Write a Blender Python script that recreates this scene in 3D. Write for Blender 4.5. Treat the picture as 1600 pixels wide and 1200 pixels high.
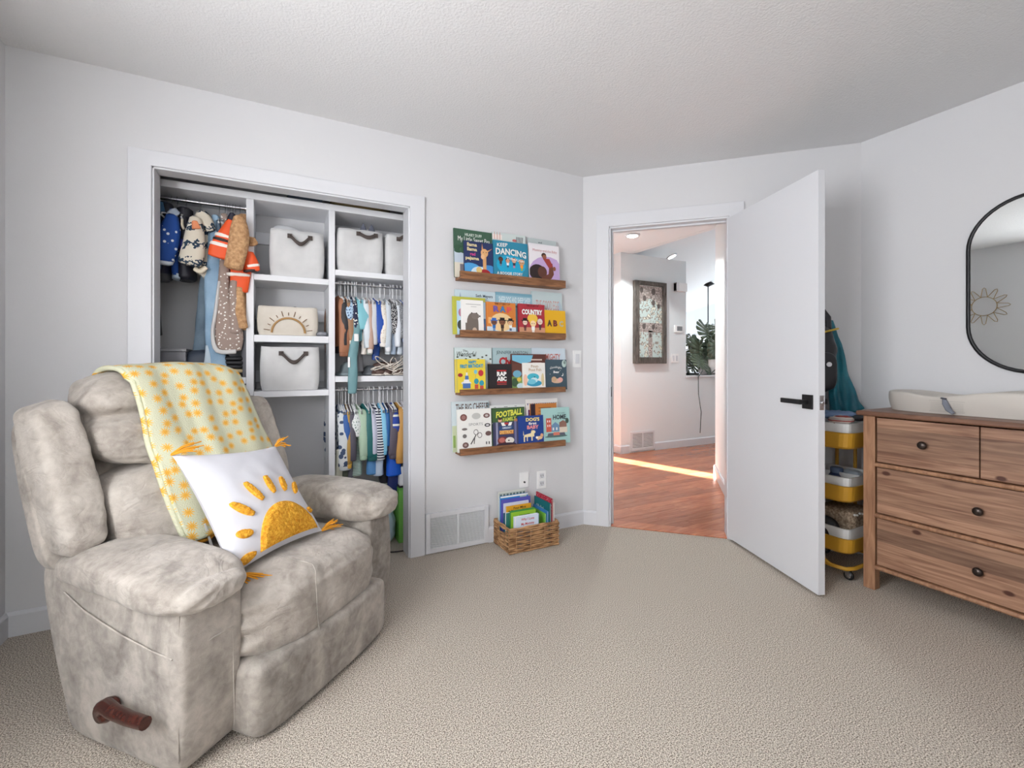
import bpy, math, random
from mathutils import Vector, Matrix, noise
from mathutils.bvhtree import BVHTree
R = math.radians
PI = math.pi
random.seed(7)
for o in list(bpy.data.objects): bpy.data.objects.remove(o)
COL = bpy.context.scene.collection
SC = bpy.context.scene
# ------------------------------------------------------------------ camera, world, sun, area lights, exposure
HEAD = R(62.7); EYE = 1.12; FPX = 715.0
cam = bpy.data.cameras.new('camera'); camo = bpy.data.objects.new('camera', cam); COL.objects.link(camo)
camo.location = (0, 0, EYE); camo.rotation_euler = (R(90), 0, HEAD - R(90))
cam.sensor_width = 36; cam.lens = FPX / 1600 * 36; cam.shift_y = -0.02; cam.clip_start = 0.02
SC.camera = camo
w = bpy.data.worlds.new('world'); SC.world = w; w.use_nodes = True
bg = w.node_tree.nodes['Background']; bg.inputs[0].default_value = (0.90, 0.95, 1.0, 1); bg.inputs[1].default_value = 3.0

def light(name, kind, loc, energy, color=(1, 1, 1), size=None, direction=None, **kw):
    l = bpy.data.lights.new(name, kind); l.energy = energy; l.color = color
    if kind == 'AREA' and size: l.shape = 'RECTANGLE'; l.size, l.size_y = size
    for k, v in kw.items(): setattr(l, k, v)
    o = bpy.data.objects.new(name, l); o.location = loc
    if direction: o.rotation_euler = Vector(direction).to_track_quat('-Z', 'Y').to_euler()
    COL.objects.link(o); return o
light('sun', 'SUN', (0, 0, 12), 75.0, (1, 0.93, 0.84), direction=(0.81, -2.71, -2.0), angle=R(1.2))
light('window_daylight', 'AREA', (-1.14, 0.62, 1.48), 82, (0.965, 0.975, 1.0), (1.15, 1.3), (1, 0.05, 0.17))
light('rear_fill', 'AREA', (-0.4, -1.36, 1.45), 5, (0.97, 0.98, 1.0), (0.9, 1.1), (0.1, 1, 0.05))  # weak fill lamp added behind the camera to lift the closet wall
light('living_room_fill', 'AREA', (11.5, 4.0, 1.5), 25, (1, 0.99, 0.98), (4.0, 2.0), (-1, 0.0, 0.5))  # added fill aimed up at the vault, with no window behind it
SC.view_settings.view_transform = 'Standard'; SC.view_settings.look = 'None'
SC.view_settings.gamma = 1; SC.view_settings.use_curve_mapping = False
SC.view_settings.exposure = -0.14

# ------------------------------------------------------------------ measuring helpers
FW = (math.cos(HEAD), math.sin(HEAD)); RT = (math.sin(HEAD), -math.cos(HEAD))
def sight(x, y):
    a = (x - 800) / FPX
    return Vector((FW[0] + a * RT[0], FW[1] + a * RT[1], -(y - 568) / FPX))
def atY(x, y, Y): r = sight(x, y); return Vector((0, 0, EYE)) + r * (Y / r.y)
def atX(x, y, X): r = sight(x, y); return Vector((0, 0, EYE)) + r * (X / r.x)
# ------------------------------------------------------------------ materials
def lin(c):
    out = []
    for v in c[:3]:
        v /= 255.0
        out.append(v / 12.92 if v <= 0.04045 else ((v + 0.055) / 1.055) ** 2.4)
    return tuple(out) + (1,)
_m = {}
def mat(name, col, rough=0.6, metal=0.0, bump=0.0, bscale=60, col2=None, vscale=4, stretch=None, detail=4, lo=0.35, hi=0.65, bdist=0.01, spec=0.5, sheen=0.0, coords='Object'):
    if name in _m: return _m[name]
    m = bpy.data.materials.new(name); m.use_nodes = True; nt = m.node_tree; b = nt.nodes['Principled BSDF']
    b.inputs['Base Color'].default_value = lin(col); b.inputs['Roughness'].default_value = rough; b.inputs['Metallic'].default_value = metal
    b.inputs['Specular IOR Level'].default_value = spec
    if sheen: b.inputs['Sheen Weight'].default_value = sheen
    if bump or col2:
        tc = nt.nodes.new('ShaderNodeTexCoord'); mp = nt.nodes.new('ShaderNodeMapping'); nt.links.new(tc.outputs[coords], mp.inputs[0])
        if stretch: mp.inputs['Scale'].default_value = stretch
    if col2:
        n = nt.nodes.new('ShaderNodeTexNoise'); n.inputs['Scale'].default_value = vscale; n.inputs['Detail'].default_value = detail
        nt.links.new(mp.outputs[0], n.inputs['Vector'])
        cr = nt.nodes.new('ShaderNodeValToRGB'); cr.color_ramp.elements[0].position = lo; cr.color_ramp.elements[1].position = hi
        cr.color_ramp.elements[0].color = lin(col); cr.color_ramp.elements[1].color = lin(col2)
        nt.links.new(n.outputs['Fac'], cr.inputs[0]); nt.links.new(cr.outputs[0], b.inputs['Base Color'])
    if bump:
        n2 = nt.nodes.new('ShaderNodeTexNoise'); n2.inputs['Scale'].default_value = bscale; n2.inputs['Detail'].default_value = 3
        nt.links.new(mp.outputs[0], n2.inputs['Vector'])
        bp = nt.nodes.new('ShaderNodeBump'); bp.inputs['Strength'].default_value = bump; bp.inputs['Distance'].default_value = bdist
        nt.links.new(n2.outputs['Fac'], bp.inputs['Height']); nt.links.new(bp.outputs[0], b.inputs['Normal'])
    _m[name] = m; return m
def C(r, g, b, rough=0.55):
    return mat('colour_%d_%d_%d' % (r, g, b), (r, g, b), rough)
def glow(name, col, s):
    if name in _m: return _m[name]
    m = bpy.data.materials.new(name); m.use_nodes = True; b = m.node_tree.nodes['Principled BSDF']
    b.inputs['Emission Color'].default_value = lin(col); b.inputs['Emission Strength'].default_value = s; _m[name] = m; return m
def patterned(name, base, kind, c2, scale, c3=None, rough=0.8, thr=0.3, axis='Z'):
    """printed cloth: 'dots' scattered motifs, 'stripes' bands, 'blotch' irregular print, 'zig' jagged bands"""
    if name in _m: return _m[name]
    m = bpy.data.materials.new(name); m.use_nodes = True; nt = m.node_tree; b = nt.nodes['Principled BSDF']; b.inputs['Roughness'].default_value = rough
    N = nt.nodes.new; L = nt.links.new
    tc = N('ShaderNodeTexCoord'); sep = N('ShaderNodeSeparateXYZ')
    cr = N('ShaderNodeValToRGB'); cr.color_ramp.interpolation = 'CONSTANT'
    e = cr.color_ramp.elements
    if kind == 'dots':
        v = N('ShaderNodeTexVoronoi'); v.inputs['Scale'].default_value = scale; L(tc.outputs['Object'], v.inputs['Vector'])
        e[0].position = 0; e[0].color = lin(c2); e[1].position = thr; e[1].color = lin(base); L(v.outputs['Distance'], cr.inputs[0])
    elif kind == 'blotch':
        v = N('ShaderNodeTexNoise'); v.inputs['Scale'].default_value = scale; v.inputs['Detail'].default_value = 1.5; L(tc.outputs['Object'], v.inputs['Vector'])
        e[0].position = 0; e[0].color = lin(base); e[1].position = thr; e[1].color = lin(c2); L(v.outputs['Fac'], cr.inputs[0])
        if c3: k = cr.color_ramp.elements.new(min(thr + 0.09, 0.95)); k.color = lin(c3)
    else:
        L(tc.outputs['Object'], sep.inputs[0]); mu = N('ShaderNodeMath'); mu.operation = 'MULTIPLY'; mu.inputs[1].default_value = scale
        L(sep.outputs[axis], mu.inputs[0]); src = mu.outputs[0]
        if kind == 'zig':
            n = N('ShaderNodeTexNoise'); n.inputs['Scale'].default_value = 45; L(tc.outputs['Object'], n.inputs['Vector'])
            m2 = N('ShaderNodeMath'); m2.operation = 'MULTIPLY_ADD'; m2.inputs[1].default_value = 1.3; L(n.outputs['Fac'], m2.inputs[0]); L(src, m2.inputs[2]); src = m2.outputs[0]
        fr = N('ShaderNodeMath'); fr.operation = 'FRACT'; L(src, fr.inputs[0]); L(fr.outputs[0], cr.inputs[0])
        e[0].position = 0; e[0].color = lin(base); e[1].position = thr; e[1].color = lin(c2)
        if c3: k = cr.color_ramp.elements.new(min(thr + 0.22, 0.95)); k.color = lin(c3)
    L(cr.outputs[0], b.inputs['Base Color']); _m[name] = m; return m

WALL = mat('white_wall_paint', (214, 214, 216), 0.65, bump=0.12, bscale=130, bdist=0.003)
CEIL = mat('textured_ceiling_paint', (224, 224, 225), 0.9, bump=0.6, bscale=110, bdist=0.004)
TRIM = mat('white_trim_paint', (217, 218, 222), 0.4)
BOARD = mat('white_shelf_board', (236, 237, 241), 0.5)
HALLW = mat('warm_white_hall_paint', (228, 232, 234), 0.7)
BLACK = mat('matte_black_metal', (38, 38, 40), 0.4, 0.5)
CHROME = mat('brushed_chrome', (200, 200, 203), 0.25, 1.0)
WHITEP = mat('white_plastic', (240, 240, 240), 0.35)
DARKHOLE = mat('dark_slot', (30, 30, 32), 0.8)
PAGE = mat('book_pages', (238, 234, 224), 0.8)
CARPET = mat('beige_speckled_carpet', (120, 108, 96), 0.95, col2=(238, 228, 214), vscale=260, detail=4, lo=0.38, hi=0.60, bump=0.7, bscale=420, bdist=0.006, spec=0.1)

def wood(name, c1, c2, axis_scale, scale=6, rough=0.45, knots=None, stave=None, stave_axis='Z', rand=0.0):
    if name in _m: return _m[name]
    m = bpy.data.materials.new(name); m.use_nodes = True; nt = m.node_tree; b = nt.nodes['Principled BSDF']; b.inputs['Roughness'].default_value = rough
    N = nt.nodes.new; L = nt.links.new
    tc = N('ShaderNodeTexCoord'); mp = N('ShaderNodeMapping'); mp.inputs['Scale'].default_value = axis_scale; L(tc.outputs['Object'], mp.inputs[0])
    vec = mp.outputs[0]
    oi = N('ShaderNodeObjectInfo')
    if rand:
        va = N('ShaderNodeVectorMath'); va.operation = 'ADD'; mulr = N('ShaderNodeMath'); mulr.operation = 'MULTIPLY'; mulr.inputs[1].default_value = 40
        L(oi.outputs['Random'], mulr.inputs[0]); L(vec, va.inputs[0]); L(mulr.outputs[0], va.inputs[1]); vec = va.outputs[0]
    n = N('ShaderNodeTexNoise'); n.inputs['Scale'].default_value = scale; n.inputs['Detail'].default_value = 6; n.inputs['Distortion'].default_value = 0.9; L(vec, n.inputs['Vector'])
    cr = N('ShaderNodeValToRGB'); cr.color_ramp.elements[0].position = 0.3; cr.color_ramp.elements[1].position = 0.7
    cr.color_ramp.elements[0].color = lin(c1); cr.color_ramp.elements[1].color = lin(c2); L(n.outputs['Fac'], cr.inputs[0])
    col = cr.outputs[0]
    val = None
    if stave:
        sep = N('ShaderNodeSeparateXYZ'); L(tc.outputs['Object'], sep.inputs[0])
        mu = N('ShaderNodeMath'); mu.operation = 'MULTIPLY'; mu.inputs[1].default_value = 1 / stave; L(sep.outputs[stave_axis], mu.inputs[0])
        fl = N('ShaderNodeMath'); fl.operation = 'FLOOR'; L(mu.outputs[0], fl.inputs[0])
        wn = N('ShaderNodeTexWhiteNoise'); wn.noise_dimensions = '1D'; L(fl.outputs[0], wn.inputs['W']); val = wn.outputs['Value']
    elif rand: val = oi.outputs['Random']
    if val:
        mr = N('ShaderNodeMapRange'); mr.inputs[3].default_value = 1 - (0.36 if stave else rand); mr.inputs[4].default_value = 1.2; L(val, mr.inputs[0])
        hs = N('ShaderNodeHueSaturation'); L(mr.outputs[0], hs.inputs['Value']); L(col, hs.inputs['Color']); col = hs.outputs[0]
    if knots:
        v = N('ShaderNodeTexVoronoi'); v.voronoi_dimensions = '2D'; v.inputs['Scale'].default_value = knots; sp2 = N('ShaderNodeSeparateXYZ'); cb2 = N('ShaderNodeCombineXYZ'); L(tc.outputs['Object'], sp2.inputs[0]); y2 = N('ShaderNodeMath'); y2.operation = 'MULTIPLY'; y2.inputs[1].default_value = .6; L(sp2.outputs[1], y2.inputs[0]); L(y2.outputs[0], cb2.inputs[0]); L(sp2.outputs[2], cb2.inputs[1]); L(cb2.outputs[0], v.inputs['Vector'])
        kr = N('ShaderNodeValToRGB'); kr.color_ramp.elements[0].position = 0.04; kr.color_ramp.elements[1].position = 0.07; kr.color_ramp.elements[0].color = (1, 1, 1, 1); kr.color_ramp.elements[1].color = (0, 0, 0, 1); L(v.outputs['Distance'], kr.inputs[0])
        mx = N('ShaderNodeMixRGB'); L(kr.outputs[0], mx.inputs[0]); L(col, mx.inputs[1]); mx.inputs[2].default_value = lin((74, 38, 24)); col = mx.outputs[0]
    L(col, b.inputs['Base Color']); _m[name] = m; return m
PINE = wood('brown_stained_pine', (120, 84, 64), (172, 134, 108), (5, 0.5, 9), 7, 0.5, knots=5.5, stave=0.062)
PINEPLAIN = wood('brown_pine_frame', (136, 96, 70), (180, 136, 104), (7, 7, 1.0), 6, 0.5)
PINETOP = wood('brown_pine_top', (112, 76, 58), (150, 108, 84), (9, 0.8, 5), 6, 0.4, stave=0.075, stave_axis='X')
LEDGE = wood('walnut_stained_ledge', (92, 58, 36), (160, 112, 74), (1.0, 9, 9), 8, 0.6)
HARD = wood('red_brown_hardwood', (158, 88, 60), (196, 124, 88), (1.0, 9, 1), 5, 0.22, rand=0.22)
LEVER = wood('dark_red_wood', (44, 18, 14), (78, 34, 24), (2, 9, 9), 8, 0.25)
GREYWOOD = wood('weathered_grey_wood', (52, 47, 43), (112, 103, 96), (9, 9, 1.2), 8, 0.7)
def suede(name, c_dark, c_mid, c_light, crease=.2):
    """brushed nap: two scales of mottling, soft creases and fine grain"""
    m = bpy.data.materials.new(name); m.use_nodes = True; nt = m.node_tree; b = nt.nodes['Principled BSDF']
    b.inputs['Roughness'].default_value = .88; b.inputs['Specular IOR Level'].default_value = .15; b.inputs['Sheen Weight'].default_value = .2
    N = nt.nodes.new; L = nt.links.new
    tc = N('ShaderNodeTexCoord')
    def nz(scale, det, dist, st=(1, 1, 1)):
        mp = N('ShaderNodeMapping'); mp.inputs['Scale'].default_value = st; L(tc.outputs['Object'], mp.inputs[0])
        n = N('ShaderNodeTexNoise'); n.inputs['Scale'].default_value = scale; n.inputs['Detail'].default_value = det; n.inputs['Distortion'].default_value = dist; L(mp.outputs[0], n.inputs['Vector']); return n.outputs['Fac']
    def ma(op, a, bb, cc=None):
        k = N('ShaderNodeMath'); k.operation = op
        for q, v in enumerate((a, bb, cc)):
            if v is None: continue
            if isinstance(v, (int, float)): k.inputs[q].default_value = v
            else: L(v, k.inputs[q])
        return k.outputs[0]
    big = nz(5.5, 6, 1.2, (1, 1, .7)); small = nz(38, 5, .6); fine = nz(420, 2, 0)
    f = ma('MULTIPLY_ADD', small, .35, ma('MULTIPLY', big, .75))
    f = ma('MULTIPLY_ADD', fine, .10, f)
    cr = N('ShaderNodeValToRGB'); e = cr.color_ramp.elements; e[0].position = .44; e[0].color = lin(c_dark); e[1].position = .74; e[1].color = lin(c_light); k = e.new(.58); k.color = lin(c_mid); L(f, cr.inputs[0]); L(cr.outputs[0], b.inputs['Base Color'])
    w1 = nz(7, 3, 1.6, (1, 1, 1.6)); rid = ma('ABSOLUTE', ma('SUBTRACT', w1, .5), 0); rid = ma('MINIMUM', ma('MULTIPLY', rid, 9), 1)
    bp = N('ShaderNodeBump'); bp.inputs['Strength'].default_value = crease; bp.inputs['Distance'].default_value = .008; L(rid, bp.inputs['Height'])
    b2 = N('ShaderNodeBump'); b2.inputs['Strength'].default_value = .35; b2.inputs['Distance'].default_value = .002; L(fine, b2.inputs['Height']); L(bp.outputs[0], b2.inputs['Normal']); L(b2.outputs[0], b.inputs['Normal'])
    return m
SUEDE = suede('mottled_taupe_suede', (148, 140, 132), (174, 166, 157), (194, 187, 178))
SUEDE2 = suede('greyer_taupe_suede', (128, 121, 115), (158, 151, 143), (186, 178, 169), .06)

# ------------------------------------------------------------------ mesh builder
class M:
    def __init__(s): s.v = []; s.f = []; s.mi = []; s.ms = []; s.sm = []; s.T = Matrix()
    def idx(s, m):
        if m not in s.ms: s.ms.append(m)
        return s.ms.index(m)
    def add(s, vs, fs, m, smooth=False):
        o = len(s.v); s.v += [tuple(s.T @ Vector(p)) for p in vs]; k = s.idx(m)
        for f in fs: s.f.append(tuple(i + o for i in f)); s.mi.append(k); s.sm.append(smooth)
        return s
    def box(s, x0, x1, y0, y1, z0, z1, m):
        v = [(x, y, z) for x in (x0, x1) for y in (y0, y1) for z in (z0, z1)]
        return s.add(v, [(0, 1, 3, 2), (4, 6, 7, 5), (0, 4, 5, 1), (2, 3, 7, 6), (0, 2, 6, 4), (1, 5, 7, 3)], m)
    def rings(s, rs, m, cap=True, smooth=True, closed=False):
        n = len(rs[0]); vs = [p for r in rs for p in r]; fs = []; k = len(rs)
        for i in range(k if closed else k - 1):
            a = i * n; b = ((i + 1) % k) * n
            for j in range(n): fs.append((a + j, a + (j + 1) % n, b + (j + 1) % n, b + j))
        s.add(vs, fs, m, smooth)
        if cap and not closed:
            s.add(list(rs[0]), [tuple(range(n - 1, -1, -1))], m, smooth); s.add(list(rs[-1]), [tuple(range(n))], m, smooth)
        return s
    def prism(s, pts, t0, t1, m, plane='XZ'):
        """outline pts in a plane, extruded along the third axis from t0 to t1"""
        def P(a, b, t): return {'XZ': (a, t, b), 'XY': (a, b, t), 'YZ': (t, a, b)}[plane]
        n = len(pts); A = [P(a, b, t0) for a, b in pts]; B = [P(a, b, t1) for a, b in pts]
        return s.add(A + B, [tuple(range(n))[::-1], tuple(range(n, 2 * n))] + [(i, (i + 1) % n, n + (i + 1) % n, n + i) for i in range(n)], m)
    def tube(s, path, r, m, n=8, closed=False, flat=1.0, cap=True):
        path = [Vector(p) for p in path]; k = len(path); rs = []; up = None
        for i, p in enumerate(path):
            a = path[(i - 1) % k] if (closed or i > 0) else p; b = path[(i + 1) % k] if (closed or i < k - 1) else p
            t = (b - a).normalized() if (b - a).length > 1e-9 else Vector((0, 0, 1))
            if up is None: up = Vector((0, 0, 1)) if abs(t.z) < 0.9 else Vector((0, 1, 0))
            x = t.cross(up)
            if x.length < 1e-5: x = t.cross(Vector((1, 0.1, 0)))
            x.normalize(); y = t.cross(x).normalized()
            if not closed: up = -y if up.dot(-y) > 0 else y
            rr = r(i / max(1, k - 1)) if callable(r) else r
            rs.append([p + x * math.cos(2 * PI * j / n) * rr + y * math.sin(2 * PI * j / n) * rr * flat for j in range(n)])
        return s.rings(rs, m, cap, True, closed)
    def lathe(s, prof, c, m, n=24, axis='Z'):
        rs = []
        for r, h in prof:
            ring = []
            for j in range(n):
                a = 2 * PI * j / n; q = (r * math.cos(a), r * math.sin(a))
                p = {'Z': (q[0], q[1], h), 'Y': (q[0], h, -q[1]), 'X': (h, q[0], q[1])}[axis]
                ring.append((c[0] + p[0], c[1] + p[1], c[2] + p[2]))
            rs.append(ring)
        return s.rings(rs, m)
    def soft(s, c, h, m, p=4.0, n=14, fn=None):
        """rounded cushion: cube sphere with p-norm rounding; h = half sizes, fn deforms local coordinates"""
        key = {}; vs = []; fs = []
        def vid(q):
            k = tuple(round(t * n) for t in q)
            if k not in key:
                l = (abs(q[0]) ** p + abs(q[1]) ** p + abs(q[2]) ** p) ** (1 / p)
                u = Vector((q[0] / l, q[1] / l, q[2] / l)); pt = Vector((u.x * h[0], u.y * h[1], u.z * h[2]))
                if fn: pt = Vector(fn(pt, u))
                key[k] = len(vs); vs.append((pt.x + c[0], pt.y + c[1], pt.z + c[2]))
            return key[k]
        g = [-1 + 2 * i / n for i in range(n + 1)]
        for ax in range(3):
            for sg in (-1, 1):
                for i in range(n):
                    for j in range(n):
                        q = []
                        for a, b in ((i, j), (i + 1, j), (i + 1, j + 1), (i, j + 1)):
                            t = [0, 0, 0]; t[ax] = sg; t[(ax + 1) % 3] = g[a]; t[(ax + 2) % 3] = g[b]; q.append(vid(t))
                        fs.append(tuple(q) if sg > 0 else tuple(q[::-1]))
        return s.add(vs, fs, m, True)
    def grid(s, fn, nu, nv, m, smooth=True, closed=False):
        vs = [fn(i / nu, j / nv) for j in range(nv + 1) for i in range(nu + 1)]
        return s.add(vs, [(j * (nu + 1) + i, j * (nu + 1) + i + 1, (j + 1) * (nu + 1) + i + 1, (j + 1) * (nu + 1) + i) for j in range(nv) for i in range(nu)], m, smooth)
    def mesh(s, name):
        me = bpy.data.meshes.new(name); me.from_pydata(s.v, [], s.f)
        for m in s.ms: me.materials.append(m)
        me.polygons.foreach_set('material_index', s.mi); me.polygons.foreach_set('use_smooth', s.sm); me.update(); return me
    def build(s, name, parent=None, bevel=0, seg=2, solid=0, sub=0):
        o = bpy.data.objects.new(name, s.mesh(name)); COL.objects.link(o)
        if parent: o.parent = parent
        if solid: md = o.modifiers.new('solid', 'SOLIDIFY'); md.thickness = solid; md.offset = 0
        if bevel: md = o.modifiers.new('bevel', 'BEVEL'); md.width = bevel; md.segments = seg; md.limit_method = 'ANGLE'; md.harden_normals = False
        if sub: md = o.modifiers.new('sub', 'SUBSURF'); md.levels = sub; md.render_levels = sub
        return o
def wrinkle(o, amp, scale=(8, 8, 8), seed=0, octave=2, ridge=False):
    me = o.data; nr = [v.normal.copy() for v in me.vertices]
    for v, nn in zip(me.vertices, nr):
        q = Vector((v.co.x * scale[0] + seed, v.co.y * scale[1], v.co.z * scale[2])); a = 0; k = 1
        for _ in range(octave): a += noise.noise(q * k) / k; k *= 2.1
        if ridge: a = -abs(a) * 1.6 + 0.3
        v.co += nn * a * amp
    me.update()
def put(o, label=None, cat=None, group=None, kind=None):
    if label: o['label'] = label
    if cat: o['category'] = cat
    if group: o['group'] = group
    if kind: o['kind'] = kind
    return o
def thing(name, label, cat, loc=(0, 0, 0), rz=0, group=None, rot=None):
    o = bpy.data.objects.new(name, None); COL.objects.link(o); o.location = loc; o.rotation_euler = rot or (0, 0, rz); o.empty_display_size = 0.05
    return put(o, label, cat, group)
def struct(m, name, parent=None, bevel=0, label=None):
    o = m.build(name, parent, bevel)
    if not parent: o['kind'] = 'structure'
    if label: o['label'] = label
    return o
def copy_tree(o, parent=None):
    c = o.copy(); COL.objects.link(c)
    if parent: c.parent = parent
    for ch in list(o.children): copy_tree(ch, c)
    return c
def seth(o): return o
_tx = {}
def glyphs(s, bold=0.02, shear=0.0):
    k = (s, bold, shear)
    if k not in _tx:
        cu = bpy.data.curves.new('lettering', 'FONT'); cu.body = s; cu.offset = bold; cu.shear = shear; cu.resolution_u = 2
        ob = bpy.data.objects.new('lettering', cu); me = bpy.data.meshes.new_from_object(ob)
        vs = [v.co.copy() for v in me.vertices]; fs = [tuple(p.vertices) for p in me.polygons]
        bpy.data.objects.remove(ob); bpy.data.curves.remove(cu); bpy.data.meshes.remove(me)
        xs = [v.x for v in vs]; ys = [v.y for v in vs]; _tx[k] = (vs, fs, min(xs), max(xs), min(ys), max(ys))
    return _tx[k]
def text_on(m, s, x0, x1, z0, z1, y, mt, bold=0.02, shear=0.0, arc=0.0, slope=0.0):
    """flat print facing -Y, fitted in the rectangle"""
    vs, fs, a, b, c, d = glyphs(s, bold, shear); out = []
    for v in vs:
        u = (v.x - a) / (b - a); t = (v.y - c) / (d - c)
        out.append((x0 + u * (x1 - x0), y, z0 + t * (z1 - z0) + arc * (1 - (2 * u - 1) ** 2) + slope * u))
    m.add(out, fs, mt)
# ------------------------------------------------------------------ rounded limb: the tool for cloth that hangs
def limb(m, pts, mt, n=14, k=18, p=2.4, wav=0.0, seed=0):
    """pts = [(x, y, z, half_width, half_depth)...]; width lies across the path in the XZ plane, depth along Y"""
    P = [Vector(q[:3]) for q in pts]; W = [q[3] for q in pts]; D = [q[4] for q in pts]
    def cr(A, t):
        i = min(int(t), len(A) - 2); f = t - i
        a, b, c, d = A[max(i - 1, 0)], A[i], A[i + 1], A[min(i + 2, len(A) - 1)]
        return b + (c - a) * 0.5 * f + (a * 1.0 - b * 2.5 + c * 2.0 - d * 0.5) * f * f + (b * 1.5 - a * 0.5 + d * 0.5 - c * 1.5) * f ** 3
    rs = []
    for i in range(k + 1):
        t = i / k * (len(P) - 1); c = cr(P, t); w_ = max(0.002, cr(W, t)); d_ = max(0.002, cr(D, t))
        a = cr(P, max(0, t - 0.05)); b = cr(P, min(len(P) - 1, t + 0.05)); tn = (b - a).normalized()
        sx = Vector((-tn.z, 0, tn.x)); sx = sx.normalized() if sx.length > 1e-4 else Vector((1, 0, 0))
        ring = []
        for j in range(n):
            an = 2 * PI * j / n; ca, sa = math.cos(an), math.sin(an)
            e = (abs(ca) ** p + abs(sa) ** p) ** (-1 / p)
            q = c + sx * (ca * e * w_) + Vector((0, 1, 0)) * (sa * e * d_)
            if wav:
                q += (sx * ca + Vector((0, sa, 0))) * wav * noise.noise(Vector((an * 1.1 + seed * 3.3, c.z * 9, seed)))
            ring.append(q)
        rs.append(ring)
    # soft rounded ends
    def shrink(r, f, off):
        c = sum(r, Vector()) / len(r); return [c + (q - c) * f + off for q in r]
    t0 = (rs[0][0] - rs[1][0]).normalized(); t1 = (rs[-1][0] - rs[-2][0]).normalized(); g = min(W[0], D[0]) * 0.35; g1 = min(W[-1], D[-1]) * 0.25
    rs = [shrink(rs[0], 0.55, t0 * g)] + rs + [shrink(rs[-1], 0.7, t1 * g1)]
    m.rings(rs, mt); return m
# ================================================================== THE BEDROOM SHELL
YA = 2.618; XL = -0.985; XC = 3.073; YR = -1.25; ZC = 2.425; TH = 0.12
CA = Vector((1.911, 2.618, 0)); CB = Vector((3.073, 1.456, 0)); DB = Vector((0.70711, -0.70711, 0)); NB = Vector((0.70711, 0.70711, 0))
def onB(s_, off, z=0): p = CA + DB * s_ + NB * off; return (p.x, p.y, z)        # along the diagonal wall, off = depth behind its face
def boxB(m, s0, s1, o0, o1, z0, z1, mt):
    v = [onB(s_, o, z) for s_ in (s0, s1) for o in (o0, o1) for z in (z0, z1)]
    m.add(v, [(0, 1, 3, 2), (4, 6, 7, 5), (0, 4, 5, 1), (2, 3, 7, 6), (0, 2, 6, 4), (1, 5, 7, 3)], mt)
m = M(); OX0, OX1, OZ = -0.507, 0.690, 2.026
m.prism([(XL - TH, YA), (OX0, YA), (OX0, YA + TH), (XL - TH, YA + TH)], 0, ZC, WALL, 'XY')
m.prism([(OX1, YA), (CA.x, YA), (CA.x + 0.05, YA + TH), (OX1, YA + TH)], 0, ZC, WALL, 'XY')
m.box(OX0, OX1, YA, YA + .085, OZ, ZC, WALL)
struct(m, 'wall_back')
DS0, DS1, DZ = 0.176, 0.935, 2.062
LB = (CB - CA).length
m = M(); boxB(m, 0, DS0, 0, TH, 0, ZC, WALL); boxB(m, DS1, LB, 0, TH, 0, ZC, WALL); boxB(m, DS0, DS1, 0, TH, DZ, ZC, WALL)
struct(m, 'wall_corner_diagonal')
m = M(); m.prism([(XC, YR - TH), (XC + TH, YR - TH), (XC + TH, CB.y + 0.05), (XC, CB.y)], 0, ZC, WALL, 'XY'); struct(m, 'wall_right')
WY0, WY1, WZ0, WZ1 = 0.0, 1.25, 0.85, 2.10
m = M(); m.box(XL - TH, XL, YR - TH, WY0, 0, ZC, WALL); m.box(XL - TH, XL, WY1, YA, 0, ZC, WALL); m.box(XL - TH, XL, WY0, WY1, 0, WZ0, WALL); m.box(XL - TH, XL, WY0, WY1, WZ1, ZC, WALL)
struct(m, 'wall_left')
m = M(); m.box(XL, -.9, YR - TH, YR, 0, ZC, WALL); m.box(.1, XC, YR - TH, YR, 0, ZC, WALL); m.box(-.9, .1, YR - TH, YR, 0, .85, WALL); m.box(-.9, .1, YR - TH, YR, 2.05, ZC, WALL)  # opening added so the rear fill lamp reaches the room
struct(m, 'wall_rear')
for nm, ax in (('window_1', 0),):       # frame of the window beside the camera
    m = M()
    a0, a1 = (WY0, WY1) if ax == 0 else (0.9, 2.5)
    z0, z1 = (WZ0, WZ1) if ax == 0 else (0.8, 2.05)
    for a, b, c, d in ((a0, a0 + .05, z0, z1), (a1 - .05, a1, z0, z1), (a0, a1, z0, z0 + .05), (a0, a1, z1 - .05, z1), ((a0 + a1) / 2 - .02, (a0 + a1) / 2 + .02, z0, z1)):
        if ax == 0: m.box(XL - .09, XL - .03, a, b, c, d, TRIM)
        else: m.box(a, b, YR - .09, YR - .03, c, d, TRIM)
    struct(m, nm)
m = M(); m.prism([(XL - TH, YR - TH), (XC + TH, YR - TH), (XC + TH, CB.y), (CB.x + .0, CB.y), (CA.x, CA.y), (CA.x, 3.3), (XL - TH, 3.3)], ZC, ZC + .1, CEIL, 'XY'); struct(m, 'ceiling')
m = M(); m.prism([(XL - TH, YR - TH), (XC + TH, YR - TH), (XC + TH, CB.y + .03), (CB.x + .03, CB.y + .03), (CA.x + .03, CA.y + .03), (CA.x, 3.25), (XL - TH, 3.25)], -.06, 0, CARPET, 'XY'); struct(m, 'floor')
# closet box
m = M(); m.box(-.86, -.82, YA + TH, 3.2, 0, ZC, WALL); m.box(.80, .84, YA + TH, 3.2, 0, ZC, WALL); m.box(-.86, .84, 3.12, 3.2, 0, ZC, WALL); struct(m, 'wall_closet')
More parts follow.
